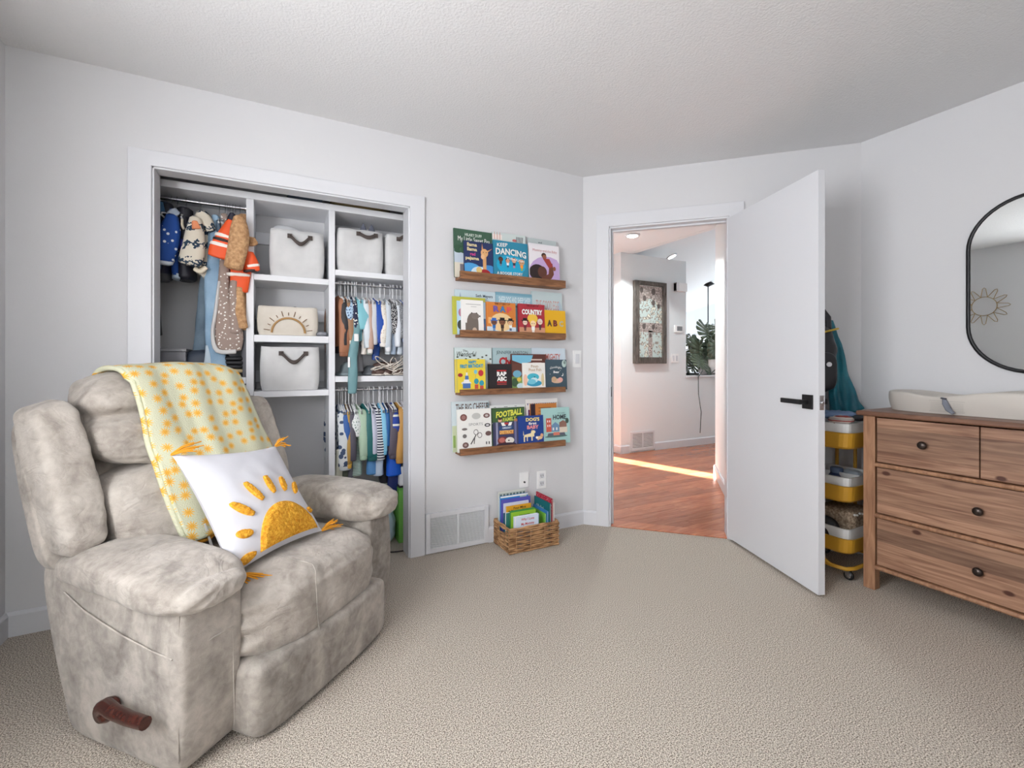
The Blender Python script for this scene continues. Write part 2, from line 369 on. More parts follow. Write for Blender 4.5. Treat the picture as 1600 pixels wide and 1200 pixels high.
# baseboards
def base_profile(a, b, n, h=.098, t=.014, m=None):
    a = Vector(a); b = Vector(b); n = Vector(n)
    pr = [(0, 0), (t, 0), (t, h - .012), (t * .55, h - .003), (t * .3, h), (0, h)]
    m.rings([[a + n * o + Vector((0, 0, z)) for o, z in pr], [b + n * o + Vector((0, 0, z)) for o, z in pr]], TRIM, smooth=False)
m = M(); base_profile((XL, YA, 0), (-.59, YA, 0), (0, -1, 0), m=m); base_profile((1.18, YA, 0), (CA.x, YA, 0), (0, -1, 0), m=m); struct(m, 'baseboard_back')
m = M(); base_profile((XL, YR, 0), (XL, YA, 0), (1, 0, 0), m=m); struct(m, 'baseboard_left')
m = M(); base_profile((XC, YR, 0), (XC, CB.y, 0), (-1, 0, 0), m=m); struct(m, 'baseboard_right')
m = M(); base_profile(onB(0, 0), onB(.095, 0), -NB, m=m); base_profile(onB(1.02, 0), onB(LB, 0), -NB, m=m); struct(m, 'baseboard_diagonal')
# closet casing and jamb
m = M(); cw = .082
m.prism([(OX0 - cw, 0), (OX0 + .004, 0), (OX0 + .004, OZ - .004), (OX1 - .004, OZ - .004), (OX1 - .004, 0), (OX1 + cw, 0), (OX1 + cw, 2.092), (OX0 - cw, 2.092)], YA - .016, YA + .002, TRIM)
struct(m, 'trim_1', bevel=.003)
m = M(); m.box(OX0 - .001, OX0 + .012, YA - .004, YA + TH, 0, OZ, TRIM); m.box(OX1 - .012, OX1 + .001, YA - .004, YA + TH, 0, OZ, TRIM); m.box(OX0, OX1, YA - .004, YA + .085, OZ - .012, OZ + .001, TRIM)
struct(m, 'trim_2', bevel=.0015)
# door casing and jamb
m = M()
for a, b, c, d in ((DS0 - .082, DS0 + .004, 0, DZ + .082), (DS1 - .004, DS1 + .082, 0, DZ + .082), (DS0, DS1, DZ - .004, DZ + .082)): boxB(m, a, b, -.016, .002, c, d, TRIM)
struct(m, 'trim_3', bevel=.003)
m = M(); boxB(m, DS0 - .001, DS0 + .015, -.004, TH, 0, DZ, TRIM); boxB(m, DS1 - .015, DS1 + .001, -.004, TH, 0, DZ, TRIM); boxB(m, DS0, DS1, -.004, TH, DZ - .015, DZ + .001, TRIM)
boxB(m, DS0 + .015, DS0 + .027, .045, .08, 0, DZ - .015, TRIM); boxB(m, DS0 + .015, DS1 - .015, .045, .08, DZ - .027, DZ - .015, TRIM)
boxB(m, DS0 + .0151, DS0 + .018, .008, .036, .89, .96, BLACK)
boxB(m, DS0, DS1, .0, TH, -.004, .006, HARD)
struct(m, 'trim_4', bevel=.0015)

# ------------------------------------------------------------------ the open door
hx, hy = 2.566, 1.975; fx, fy = 2.303, 1.272
dl = math.hypot(fx - hx, fy - hy); da = math.atan2(fy - hy, fx - hx)
d = thing('door', 'white flat slab door standing open into the bedroom beside the yellow trolley', 'door', (hx, hy, .012), da)
m = M(); m.box(0, dl, 0, .036, 0, 2.035, TRIM); m.build('door_slab', d, .0015)
hb = M(); q = dl - .062
hb.box(q - .032, q + .032, -.009, 0, .885 + .0, .955, BLACK)
hb.build('rose_plate', d, .0015)
hb = M(); hb.lathe([(.011, -.045), (.011, -.009)], (q, 0, .92), BLACK, 14, 'Y'); hb.box(q - .125, q + .012, -.056, -.042, .908, .932, BLACK); hb.build('lever_handle', d, .003)
hb = M(); hb.box(q - .032, q + .032, .036, .045, .885, .955, BLACK); hb.lathe([(.011, .045), (.011, .085)], (q, 0, .92), BLACK, 14, 'Y'); hb.box(q - .125, q + .012, .080, .094, .908, .932, BLACK); hb.build('rear_lever_handle', d, .003)
hb = M(); hb.box(dl - .0005, dl + .0015, .007, .029, .885, .955, CHROME); hb.lathe([(.0085, 0), (.0085, .009), (.006, .012)], (dl, .018, .92), CHROME, 14, 'X'); hb.build('latch', d, .0008)
for z in (.2, 1.0, 1.8):
    hb = M(); hb.lathe([(.006, -.045), (.006, .045)], (0.0, .004, z), TRIM, 10); hb.build('hinge', d)

# ================================================================== THE HALL BEYOND THE DOOR
m = M(); m.box(1.9, 8.5, 1.6, 9.2, -.08, -.012, HARD); fl = struct(m, 'floor_hall')
shapes = {}
rnd = random.Random(3)
def inside_hall(x, y): return (x + y > 4.50) and (x - y < 1.05) and not (x < 2.7 and y > 3.9)
pw = .083; y = 1.75
while y < 4.46:
    x = 1.9 - rnd.random() * .5
    while x < 6.4:
        L_ = rnd.choice((.45, .6, .75, .9, 1.05)); x0, x1 = x, x + L_; x = x1
        # clip against the diagonal bedroom wall line x+y = 4.585
        lo = 4.585 - y
        if x1 < lo or (x0 - y) > .95 and y < 3.1 or y > 3.2 and False: continue
        a0 = max(x0, lo); a1 = max(x0, lo - pw)
        mm = M(); mm.prism([(a0 - 0, y + .0007), (x1 - .0008, y + .0007), (x1 - .0008, y + pw - .0007), (a1, y + pw - .0007)], -.012, 0, HARD, 'XY')
        o = mm.build('plank', fl)
    y += pw
m = M(); m.box(3.80, 4.93, 4.42, 4.54, 0, 2.5, HALLW); m.box(4.93, 7.6, 4.42, 4.54, 0, .93, HALLW); m.box(3.80, 3.92, 4.54, 5.8, 0, 2.5, HALLW); struct(m, 'wall_hall')
m = M(); m.box(4.92, 7.6, 4.40, 4.9, .93, .957, TRIM); struct(m, 'trim_5', bevel=.004)
# right-hand hall wall (starts at the door hinge, square to the diagonal wall)
def rot_box(m, p, q, t, z0, z1, mt):
    p = Vector(p); q = Vector(q); n = Vector((-(q - p).y, (q - p).x)).normalized() * t
    m.prism([tuple(p), tuple(q), tuple(q + n), tuple(p + n)], z0, z1, mt, 'XY')
m = M(); rot_box(m, (2.73, 1.95), (3.95, 3.17), -.12, 0, 2.5, HALLW); rot_box(m, (4.03, 3.09), (8.5, 3.09), -.1, 0, 2.5, HALLW); struct(m, 'wall_hall_right')
m = M(); rot_box(m, (2.0, 2.70), (2.9, 3.60), .12, 0, 2.5, HALLW); rot_box(m, (2.9, 3.6), (2.9, 5.8), .12, 0, 2.5, HALLW); struct(m, 'wall_hall_left')
m = M(); m.box(2.7, 2.93, 5.8, 5.86, 0, 2.5, HALLW); m.box(3.165, 3.95, 5.8, 5.86, 0, 2.5, HALLW); m.box(2.93, 3.17, 5.8, 5.86, 2.06, 2.5, HALLW); struct(m, 'wall_entry')
m = M(); m.prism([(1.7, 2.9), (2.6, 2.0), (3.93, 1.4), (3.93, 6.0), (1.7, 6.0)], 2.5, 2.6, HALLW, 'XY'); struct(m, 'ceiling_hall')
m = M()
def vz(x, y): return 2.996 + .267 * x - .35 * y
vp = [(3.93, 1.4), (12.4, 1.4), (12.4, 9.4), (3.93, 9.4)]
m.add([(x, y, vz(x, y)) for x, y in vp] + [(x, y, vz(x, y) + .1) for x, y in vp], [(0, 1, 2, 3)[::-1], (4, 5, 6, 7), (0, 4, 5, 1)[::-1], (1, 5, 6, 2)[::-1], (2, 6, 7, 3)[::-1], (3, 7, 4, 0)[::-1]], HALLW)
struct(m, 'ceiling_vaulted')
m = M(); m.box(3.93, 10.2, 9.0, 9.1, 0, .84, HALLW); m.box(3.93, 7.2, 9.0, 9.1, .84, 2.6, HALLW)
m.box(7.2, 12.4, 9.0, 9.1, 1.95, 3.2, HALLW); m.box(10.2, 10.35, 9, 9.1, 0, 1.95, HALLW); m.box(10.35, 12.4, 9, 9.1, 0, .84, HALLW)
m.box(3.9, 12.4, 1.3, 1.4, 0, 6, HALLW); m.box(12.3, 12.4, 1.4, 9, 0, 6, HALLW); m.box(3.83, 3.93, 5.9, 9.1, 0, 3, HALLW)
struct(m, 'wall_living')
m = M()
for a, b in ((7.2, 7.26), (8.7, 8.76), (10.14, 10.2), (10.35, 10.41), (11.3, 11.36), (12.24, 12.3)): m.box(a, b, 9.02, 9.08, .84, 1.95, TRIM)
m.box(7.2, 12.3, 9.02, 9.08, .84, .9, TRIM); m.box(7.2, 12.3, 9.02, 9.08, 1.9, 1.95, TRIM); struct(m, 'window_2')
m = M(); base_profile((3.80, 4.42, 0), (3.925, 4.42, 0), (0, -1, 0), .1, .016, m); base_profile((4.35, 4.42, 0), (7.6, 4.42, 0), (0, -1, 0), .1, .016, m); base_profile((3.80, 5.8, 0), (3.80, 4.404, 0), (-1, 0, 0), .1, .016, m); struct(m, 'baseboard_hall')
m = M(); n = Vector((-.7071, .7071, 0)); base_profile((2.73, 1.95, 0), (3.95, 3.17, 0), n, .1, .016, m); base_profile((2.0, 2.70, 0), (2.9, 3.6, 0), -n, .1, .016, m); base_profile((2.9, 3.6, 0), (2.9, 5.8, 0), (1, 0, 0), .1, .016, m); struct(m, 'baseboard_hall_side')
m = M(); m.box(3.93, 4.0, 1.3, 3.07, 0, 5, HALLW); m.box(3.935, 4.0, 3.07, 4.42, 2.5, 4.2, HALLW); struct(m, 'wall_light_stop')  # unseen pieces added to stop outside light leaking in over the hall
m = M(); m.box(3.8, 13, 9.1, 12.4, 3.0, 3.1, HALLW); struct(m, 'ceiling_sun_blocker')  # unseen slab added to keep the sun out of the far windows
# recessed lights
LAMP = glow('lit_lamp', (255, 250, 242), 22)
for x, y, z, lb in ((3.40, 3.77, 2.5, 'round recessed ceiling light in flat hall ceiling near the doorway head'), (5.07, 4.80, vz(5.07, 4.80), 'smaller round recessed light in the sloped ceiling above hall wall corner')):
    t = thing('recessed_light', lb, 'light', (x, y, z - .012), group='recessed hall lights', rot=None if z == 2.5 else Vector((.267, -.35, -1)).to_track_quat('-Z', 'Y').to_euler())
    mm = M(); mm.lathe([(.05, .0), (.075, -.004), (.08, .004), (.08, .012)], (0, 0, 0), TRIM, 24); mm.build('trim_ring', t)
    mm = M(); mm.lathe([(.0, -.003), (.055, -.005), (.055, .0)], (0, 0, 0), LAMP, 24); mm.build('lens', t)
    light('recessed_lamp', 'SPOT', (x, y, z - .03), 125 if z == 2.5 else 30, (.93, 1, 1), direction=(0, 0, -1), spot_size=R(140), shadow_soft_size=.05)
# pendant rod
t = thing('pendant_light', 'thin black pendant rod hanging from sloped ceiling behind the monstera', 'light', (8.15, 6.72, vz(8.15, 6.72)))
mm = M(); mm.lathe([(.0, .05), (.08, .02), (.13, -.02), (.02, -.07), (.012, -.08)], (0, 0, 0), BLACK, 20); mm.build('canopy', t)
mm = M(); mm.tube([(0, 0, -.05), (0, 0, -1.5)], .011, BLACK, 8); mm.build('rod', t)
mm = M(); mm.lathe([(.02, -1.5), (.12, -1.56), (.17, -1.7), (.165, -1.7), (.11, -1.57)], (0, 0, 0), BLACK, 20); mm.build('lamp_shade', t)
# framed panel on the hall wall
t = thing('framed_panel', 'tall weathered grey wood frame around mottled mosaic glass on hall wall', 'wall art', (4.25, 4.418, 1.12))
x0, x1, z1 = -.262, .272, 1.045
mm = M()
for a, b, c, e in ((x0, x0 + .07, 0, z1), (x1 - .06, x1, 0, z1), (x0 + .07, x1 - .06, 0, .08), (x0 + .07, x1 - .06, z1 - .05, z1)): mm.box(a, b, -.05, 0, c, e, GREYWOOD)
mm.build('frame', t, .003)
GL = patterned('mosaic_glass', (196, 210, 206), 'blotch', (150, 140, 132), 26, (224, 222, 205), .25, .55)
GL2 = patterned('mosaic_brown', (150, 138, 132), 'blotch', (196, 184, 178), 30, (104, 92, 88), .4, .5)
mm = M(); mm.box(x0 + .07, x1 - .06, -.022, -.012, .08, z1 - .05, GL)
def blob(cx, cz, r, y, mt, sy=1.25): mm.add([(cx + r * math.cos(2 * PI * i / 14), y, cz + r * sy * math.sin(2 * PI * i / 14)) for i in range(14)][::-1], [tuple(range(14))[::-1]], mt)
mm.prism([(x0 + .07, .99), (x0 + .07, .76)] + [(x0 + .07 + .402 * i / 10, .76 + .07 * math.sin(PI * i / 10 * 1.1)) for i in range(1, 11)] + [(x1 - .06, .99)], -.026, -.023, GL2)
mm.box(x0 + .07, x1 - .06, -.026, -.023, .40, .52, GL2); mm.box(-.02, .045, -.026, -.023, .08, .42, GL2)
for cx, cz, r in ((-.14, .93, .03), (.06, .92, .035), (-.09, .83, .03), (.06, .78, .03), (.15, .74, .026), (-.1, .47, .03), (.06, .47, .027), (.01, .36, .022)): blob(cx, cz, r, -.028, C(92, 82, 78))
mm.build('mosaic_panel', t)
# small fittings on the hall wall
t = thing('door_chime', 'small white chime box high on the hall wall', 'chime', (4.80, 4.42, 2.08)); mm = M(); mm.box(-.10, .10, -.05, 0, 0, .11, WHITEP); mm.box(-.10, -.055, -.055, 0, .0, .115, TRIM); mm.build('housing', t, .004)
t = thing('thermostat', 'white thermostat with grey screen on hall wall beside the framed panel', 'thermostat', (4.77, 4.42, 1.535)); mm = M(); mm.box(-.07, .07, -.025, 0, 0, .095, WHITEP); mm.build('housing', t, .004)
mm = M(); mm.box(-.035, .06, -.0275, -.025, .02, .08, C(120, 122, 126)); mm.build('screen', t)
t = thing('light_switch', 'white double switch plate low on hall wall right of framed panel', 'switch', (4.72, 4.42, 1.13)); mm = M(); mm.box(-.065, .065, -.007, 0, 0, .12, WHITEP); mm.build('plate', t, .002)
for s_ in (-.03, .03): mm = M(); mm.box(s_ - .017, s_ + .017, -.011, -.007, .025, .095, TRIM); mm.build('rocker', t, .001)
def grille(t, x0, x1, z0, z1, cols, rows, y=0, fr=.028):
    mm = M(); 
    for a, b, c, e in ((x0, x0 + fr, z0, z1), (x1 - fr, x1, z0, z1), (x0 + fr, x1 - fr, z0, z0 + fr), (x0 + fr, x1 - fr, z1 - fr, z1)): mm.box(a, b, y - .016, y, c, e, TRIM)
    w_ = (x1 - x0 - 2 * fr) / cols
    for i in range(1, cols): mm.box(x0 + fr + i * w_ - .006, x0 + fr + i * w_ + .006, y - .015, y, z0 + fr, z1 - fr, TRIM)
    mm.build('frame', t, .002)
    mm = M(); mm.box(x0 + fr, x1 - fr, y - .003, y - .001, z0 + fr, z1 - fr, DARKHOLE); mm.build('duct_shade_sheet', t)  # dark sheet behind the slats stands in for the shade inside the duct
    for i in range(cols):
        for j in range(rows):
            h = (z1 - z0 - 2 * fr) / rows; z = z0 + fr + j * h; a = x0 + fr + i * w_ + .001; b = x0 + fr + (i + 1) * w_ - .001
            mm = M(); mm.add([(a, y - .012, z), (b, y - .012, z), (b, y - .012, z + h * .58), (a, y - .012, z + h * .58), (a, y - .007, z + h * .72), (b, y - .007, z + h * .72), (a, y - .008, z - h * .05), (b, y - .008, z - h * .05)], [(0, 1, 2, 3), (3, 2, 5, 4), (6, 7, 1, 0)], TRIM); mm.build('slat', t)
t = thing('return_air_grille', 'large white louvred return vent low beside the closet casing', 'vent', (.975, YA, 0)); grille(t, -.197, .205, .004, .238, 2, 22)
t = thing('wall_vent', 'white vent cover low on hall wall under framed panel', 'vent', (4.15, 4.42, 0)); grille(t, -.2, .2, .02, .26, 2, 10)
# plates on the bedroom wall
t = thing('cable_outlet', 'white cable plate above the book basket, left of the power outlet', 'outlet', (1.438, YA, .313)); mm = M(); mm.box(-.033, .033, -.006, 0, 0, .098, WHITEP); mm.build('plate', t, .002); mm = M(); mm.lathe([(.006, -.014), (.006, -.006)], (0, 0, .035), BLACK, 10, 'Y'); mm.build('jack', t)
t = thing('power_outlet', 'white duplex power outlet above and right of book basket', 'outlet', (1.571, YA, .29)); mm = M(); mm.box(-.036, .036, -.006, 0, 0, .118, WHITEP); mm.build('plate', t, .002)
for z in (.033, .084):
    mm = M(); mm.box(-.017, .017, -.0085, -.006, z - .016, z + .016, TRIM); mm.box(-.009, -.006, -.009, -.0084, z - .004, z + .008, DARKHOLE); mm.box(.006, .009, -.009, -.0084, z - .004, z + .008, DARKHOLE); mm.box(-.002, .002, -.009, -.0084, z - .012, z - .008, DARKHOLE); mm.build('socket', t)
t = thing('light_switch', 'white rocker switch plate on bedroom wall right of book ledges', 'switch', (1.857, YA, 1.093)); mm = M(); mm.box(-.035, .035, -.006, 0, 0, .118, WHITEP); mm.build('plate', t, .002); mm = M(); mm.box(-.016, .016, -.011, -.006, .026, .092, TRIM); mm.build('rocker', t, .0015)
# ================================================================== CLOSET ORGANIZER
YF, YB = 2.83, 3.118
org = thing('closet_organizer', 'white built-in closet organizer of panels, shelves and chrome rods behind the armchair', 'closet shelving', (0, YF, 0))
def bd(nm, x0, x1, y0, y1, z0, z1, mt=BOARD): mm = M(); mm.box(x0, x1, y0 - YF, y1 - YF, z0, z1, mt); return mm.build(nm, org, .0012)
D1, D2 = (-.141, -.106), (.272, .305)
bd('top_board', -.82, .80, YF, YB, 2.006, 2.042)
for a, b in (D1, D2): bd('divider', a, b, YF, YB, 0, 2.005)
for z0, z1 in ((1.573, 1.605), (1.238, 1.276), (.936, .969)): bd('cubby_shelf', D1[1] + .001, D2[0] - .001, YF + .001, YB, z0, z1)
for z0, z1 in ((1.634, 1.666), (1.012, 1.046)): bd('wide_shelf', D2[1] + .001, .799, YF + .001, YB, z0, z1)
bd('wide_shelf', -.819, D1[0] - .001, YF + .001, YB, 1.012, 1.046)
for z in (1.90, 1.45, 1.08): bd('back_cleat', D1[1] + .001, D2[0] - .001, YB - .016, YB - .001, z - .07, z)
bd('back_cleat', D2[1] + .001, .799, YB - .016, YB - .001, 1.50, 1.58)
def rod(x0, x1, y, z, nm='hanging_rod'):
    mm = M(); mm.lathe([(.010, x0), (.010, x1)], (0, y - YF, z), CHROME, 14, 'X'); o = mm.build(nm, org)
    for x in (x0, x1): q = M(); q.lathe([(.021, -.004), (.021, .004)], (x, y - YF, z), CHROME, 14, 'X'); q.build('rod_bracket', o)
RY = 2.925
RZ = {'left': 1.976, 'mid': 1.603, 'low': .962}
rod(-.815, D1[0] - .005, RY, RZ['left']); rod(D2[1] + .005, .795, RY, RZ['mid']); rod(D2[1] + .005, .795, RY, RZ['low'])
# things lying on the top board, seen as a slit
t = thing('storage_box', 'dark blue box lying on top board of the closet above the left bin', 'box', (.15, 2.97, 2.044)); mm = M(); mm.box(-.09, .09, -.12, .12, 0, .1, C(40, 52, 66)); mm.build('box_body', t, .004); mm = M(); mm.box(-.094, .094, -.124, .124, .101, .13, C(52, 64, 80)); mm.build('lid', t, .003)
t = thing('wicker_tray', 'brown wicker tray on top board of the closet at right', 'tray', (.47, 2.97, 2.044)); mm = M()
for k in range(5): mm.tube([(.17 * math.cos(a) * (1 + .02 * (k % 2)), .12 * math.sin(a), .008 + k * .014) for a in [2 * PI * i / 30 for i in range(30)]], .008, C(122, 104, 70), 6, True)
mm.lathe([(0, .0), (.118, 0), (.118, .006)], (0, 0, .001), C(110, 92, 62), 24); mm.build('woven_side', t)

# ------------------------------------------------------------------ fabric storage bins
LIN = mat('white_linen_cloth', (206, 206, 206), .9, col2=(222, 222, 222), vscale=7, bump=.25, bscale=40, bdist=.004)
LINB = mat('cream_linen_cloth', (214, 206, 193), .9, col2=(228, 221, 210), vscale=7, bump=.25, bscale=300, bdist=.002)
HANDLE = mat('taupe_cotton_strap', (84, 75, 71), .9, bump=.3, bscale=300, bdist=.002)
def handle(mm, hx_, hw, y, z, sag, kind=0, mt=HANDLE):
    pts = []
    for i in range(13):
        u = i / 12; pts.append((hx_ - hw + 2 * hw * u, y - .004 - .022 * math.sin(PI * u), z - sag * math.sin(PI * u) ** (1.4 if kind == 0 else .8)))
    vs = []; hh = .011
    for k, p in enumerate(pts):
        for dz in (hh, -hh): vs.append((p[0], p[1], p[2] + dz)); 
        for dz in (-hh, hh): vs.append((p[0], p[1] + .003, p[2] + dz))
    fs = []
    for k in range(12):
        a = k * 4; b = a + 4
        for i in range(4): fs.append((a + i, a + (i + 1) % 4, b + (i + 1) % 4, b + i))
    fs += [(0, 1, 2, 3), (51, 50, 49, 48)]
    mm.add(vs, fs, mt, True)
    for s_ in (-1, 1): mm.box(hx_ + s_ * hw - .012, hx_ + s_ * hw + .012, y - .005, y, z - .012, z + .012, mt)
def bin_(x0, x1, z0, z1, label, hd=None, top=0.02, dep=.26, y=2.836, m_=LIN, seed=0, tilt=0):
    cx = (x0 + x1) / 2; t = thing('storage_bin', label, 'storage bin', (cx, y, z0 + .001), tilt, 'white cloth storage bins in the closet cubbies' if m_ is LIN else None)
    hw = (x1 - x0) / 2; h = z1 - z0
    mm = M()
    rs = []
    for i in range(15):
        v = i / 14; z = h * v; b = math.sin(PI * v) * .012 - (1 - v) * .006 * (1 if v < .1 else 0)
        r = []
        a, d = hw - .006 + b * .5, dep / 2 - .002 + b * .5
        n = 44
        for j in range(n):
            an = 2 * PI * (j + .5) / n; ca, sa = math.cos(an), math.sin(an); l = (abs(ca) ** 14 + abs(sa) ** 14) ** (1 / 14)
            p = Vector((ca / l * a, dep / 2 + sa / l * d, z))
            k = noise.noise(Vector((p.x * 7 + seed, p.y * 7, z * 6 + p.x * 9))) * .009 * math.sin(PI * min(1, v * 1.2 + .05))
            k2 = abs(noise.noise(Vector((p.x * 14 + z * 18 + seed, 1, z * 5)))) * .006
            p.y += k - k2; r.append(p)
            if v > .9: p.z += noise.noise(Vector((an * 1.5, seed, 0))) * .008
        rs.append(r)
    c = Vector((0, dep / 2, 0))
    inner = [[c + (Vector((p.x, p.y, 0)) - c) * .97 + Vector((0, 0, p.z - (0.0 if q == 0 else .1))) for p in rs[-1]] for q in (0, 1)]
    mm.rings(rs + inner, m_, True, True); o = mm.build('bin_body', t)
    if hd: mm = M(); handle(mm, hd[0] - cx, hd[1], -.010, hd[2] - z0, hd[3]); mm.build('handle', t)
    return t
bin_(-.033, .252, 1.606, 1.865, 'white cloth bin with drooping taupe handle in the top centre cubby', (.121, .052, 1.828, .045), seed=1)
bin_(.316, .588, 1.667, 1.915, 'white cloth bin on top right shelf beside the organizer divider', (.485, .05, 1.888, .022), seed=2)
bin_(.596, .790, 1.667, 1.915, 'white cloth bin half hidden by the right closet casing', (.716, .045, 1.885, -.02), seed=3)
bin_(-.078, .226, .970, 1.212, 'white cloth bin with V-drooping handle in lowest centre cubby', (.088, .062, 1.175, .05), seed=4)
tb = bin_(-.092, .218, 1.277, 1.436, 'cream linen bin with stitched brown half sun in the middle cubby', None, m_=LINB, seed=5, dep=.25)
mm = M(); cx, cz, r = .0, .012, .083
STITCH = C(176, 136, 84); 
mm.tube([(cx + r * math.cos(PI * i / 24), -.006 - .004 * math.sin(PI * i / 24), cz + r * .98 * math.sin(PI * i / 24)) for i in range(25)], .0055, STITCH, 8)
mm.build('sun_arch', tb)
for k in range(11):
    a = R(8 + k * 16.4); r0 = .093 + (.004 if k % 2 else 0); r1 = r0 + (.03 if k % 2 == 0 else .016)
    mm = M(); mm.tube([(cx + q * math.cos(a), -.009 if q * math.sin(a) < .11 else -.005, cz + q * math.sin(a)) for q in (r0, r1)], .0022, C(128, 96, 66), 6); mm.build('sun_ray', tb)
# dark items poking out of the cream bin and others
t = thing('folded_cloth', 'grey folded cloth lying inside the top left centre bin', 'cloth', (.06, 2.93, 1.83)); mm = M(); mm.soft((0, 0, .035), (.075, .07, .035), C(206, 208, 212), 3, 8); wrinkle(mm.build('cloth_fold', t), .008, (20, 20, 20), 1)
t = thing('dark_shoes', 'dark rounded shoe tops showing above the cream bin', 'shoes', (.0, 3.0, 1.40))
for x in (-.05, .10): mm = M(); mm.soft((x, 0, .035), (.038 if x < 0 else .014, .06, .02), C(46, 40, 44), 2.5, 8); mm.build('shoe_upper', t)
t = thing('toy_animal_ears', 'two grey pointed toy ears showing above the top right bin', 'toy', (.51, 2.93, 1.872))
for x in (-.03, .02): mm = M(); mm.lathe([(.0, .115), (.009, .10), (.022, .07), (.026, 0)], (x, 0, 0), C(112, 116, 130), 12); mm.build('ear', t)
t = thing('folded_garment', 'small crumpled grey garment beside the cream linen bin', 'clothes', (.236, 2.86, 1.277)); mm = M(); mm.soft((0, .02, .014), (.03, .05, .013), C(150, 152, 160), 2.5, 8); wrinkle(mm.build('cloth_fold', t), .006, (40, 40, 40), 3)

# ------------------------------------------------------------------ hangers and clothes
PLASTIC = C(232, 232, 234, .4)
def hanger(x, z, tilt=0.0, mt=PLASTIC, group='', label='', w_=.13, hookmt=None, drop=.075):
    hookmt = hookmt or (CHROME if z > 1.8 else PLASTIC)
    t = thing('clothes_hanger', label, 'hanger', (x, RY, z), tilt, group)
    m1 = M(); rr = .0135
    m1.tube([(0, rr * math.cos(a), rr * math.sin(a)) for a in [R(-20 + k * 27) for k in range(9)]][::-1] + [(0, rr * .2, -.02), (0, 0, -.035), (0, 0, -drop)], .0017 if z > 1.8 else .0026, hookmt, 6); m1.build('hook', t)
    m1 = M(); m1.tube([(0, -w_, -drop - .05), (0, -w_ * .9, -drop - .035), (0, 0, -drop), (0, w_ * .9, -drop - .035), (0, w_, -drop - .05), (0, 0, -drop - .052)], .004, mt, 6, True, 1.0); m1.build('shoulder_bar', t)
    return t
MID = 'small white hangers on the middle closet rod'; LOW = 'small white hangers on the lower closet rod'; LEFT = 'thin metal hangers on the left closet rod'
gid = [0]
def garment(x, rodz, label, group, mt, length=.26, sleeve=.2, sw=.032, half=.10, tilt=0.0, cuff=None, stilt=0.0, thick=.016, kind='top', drop=.07, neck=None, mt2=None):
    """a small garment on the rod, its plane square to the rod; the near sleeve hangs in front"""
    gid[0] += 1; sd = gid[0]
    nm = {'top': 'shirt', 'pants': 'trousers', 'hoodie': 'sweater'}[kind]
    t = thing(nm, label, 'clothes', (x, RY, rodz - drop - .002), tilt, group)
    if kind == 'pants':
        mm = M(); limb(mm, [(0, 0, -.012, thick, half * .9), (0, 0, -.08, thick * 1.25, half), (0, 0, -length * .6, thick * 1.2, half * .8), (stilt * .3, 0, -length, thick * 1.1, half * .7)], mt, 16, 14, wav=.007, seed=sd); mm.build('trouser_legs', t)
        mm = M(); mm.rings([[(thick * 1.15 * math.cos(a), half * .93 * math.sin(a), z) for a in [2 * PI * i / 16 for i in range(16)]] for z in (-.03, -.012)], mt2 or mt); mm.build('waistband', t)
        return t
    mm = M(); limb(mm, [(0, 0, -.004, thick * .6, .032), (0, 0, -.022, thick * .9, half * .55), (0, 0, -.055, thick * 1.1, half), (0, 0, -.5 * length, thick * 1.3, half * .98), (stilt * .2, 0, -length, thick * 1.15, half)], mt, 20, 16, wav=.007, seed=sd); mm.build('torso', t)
    for s_ in (-1, 1):
        mm = M(); y0 = s_ * (half + .0); y1 = s_ * (half + .02)
        sx = stilt * (1 if s_ < 0 else .4)
        limb(mm, [(0, s_ * half * .85, -.030, sw * .55, .018), (sx * .25, y0, -.065, sw * .95, .022), (sx * .6, y1, -.05 - sleeve * .5, sw * 1.0, .02), (sx, y1 - s_ * .004, -.05 - sleeve, sw * .85, .017)], mt2 or mt, 14, 14, wav=.006, seed=sd + s_); mm.build('sleeve', t)
        if cuff: mm = M(); limb(mm, [(sx, y1 - s_ * .004, -.05 - sleeve + .002, sw * .80, .0165), (sx, y1 - s_ * .004, -.05 - sleeve - .022, sw * .74, .015)], cuff, 14, 3); mm.build('cuff', t)
    if neck: mm = M(); mm.tube([(thick * .9 * math.cos(a), .034 * math.sin(a), -.006 - .006 * math.cos(2 * a)) for a in [2 * PI * i / 16 for i in range(16)]], .004, neck, 6, True); mm.build('collar', t)
    return t
G1 = 'baby clothes on the middle closet rod'; G2 = 'baby clothes on the lower closet rod'
def pxX(px, Y=2.80): return atY(px, 500, Y).x
STR = lambda n, a, b, s=60, c=None: patterned(n, a, 'stripes', b, s, c, thr=.5)
DOT = lambda n, a, b, s=60, th=.28: patterned(n, a, 'dots', b, s, thr=th)
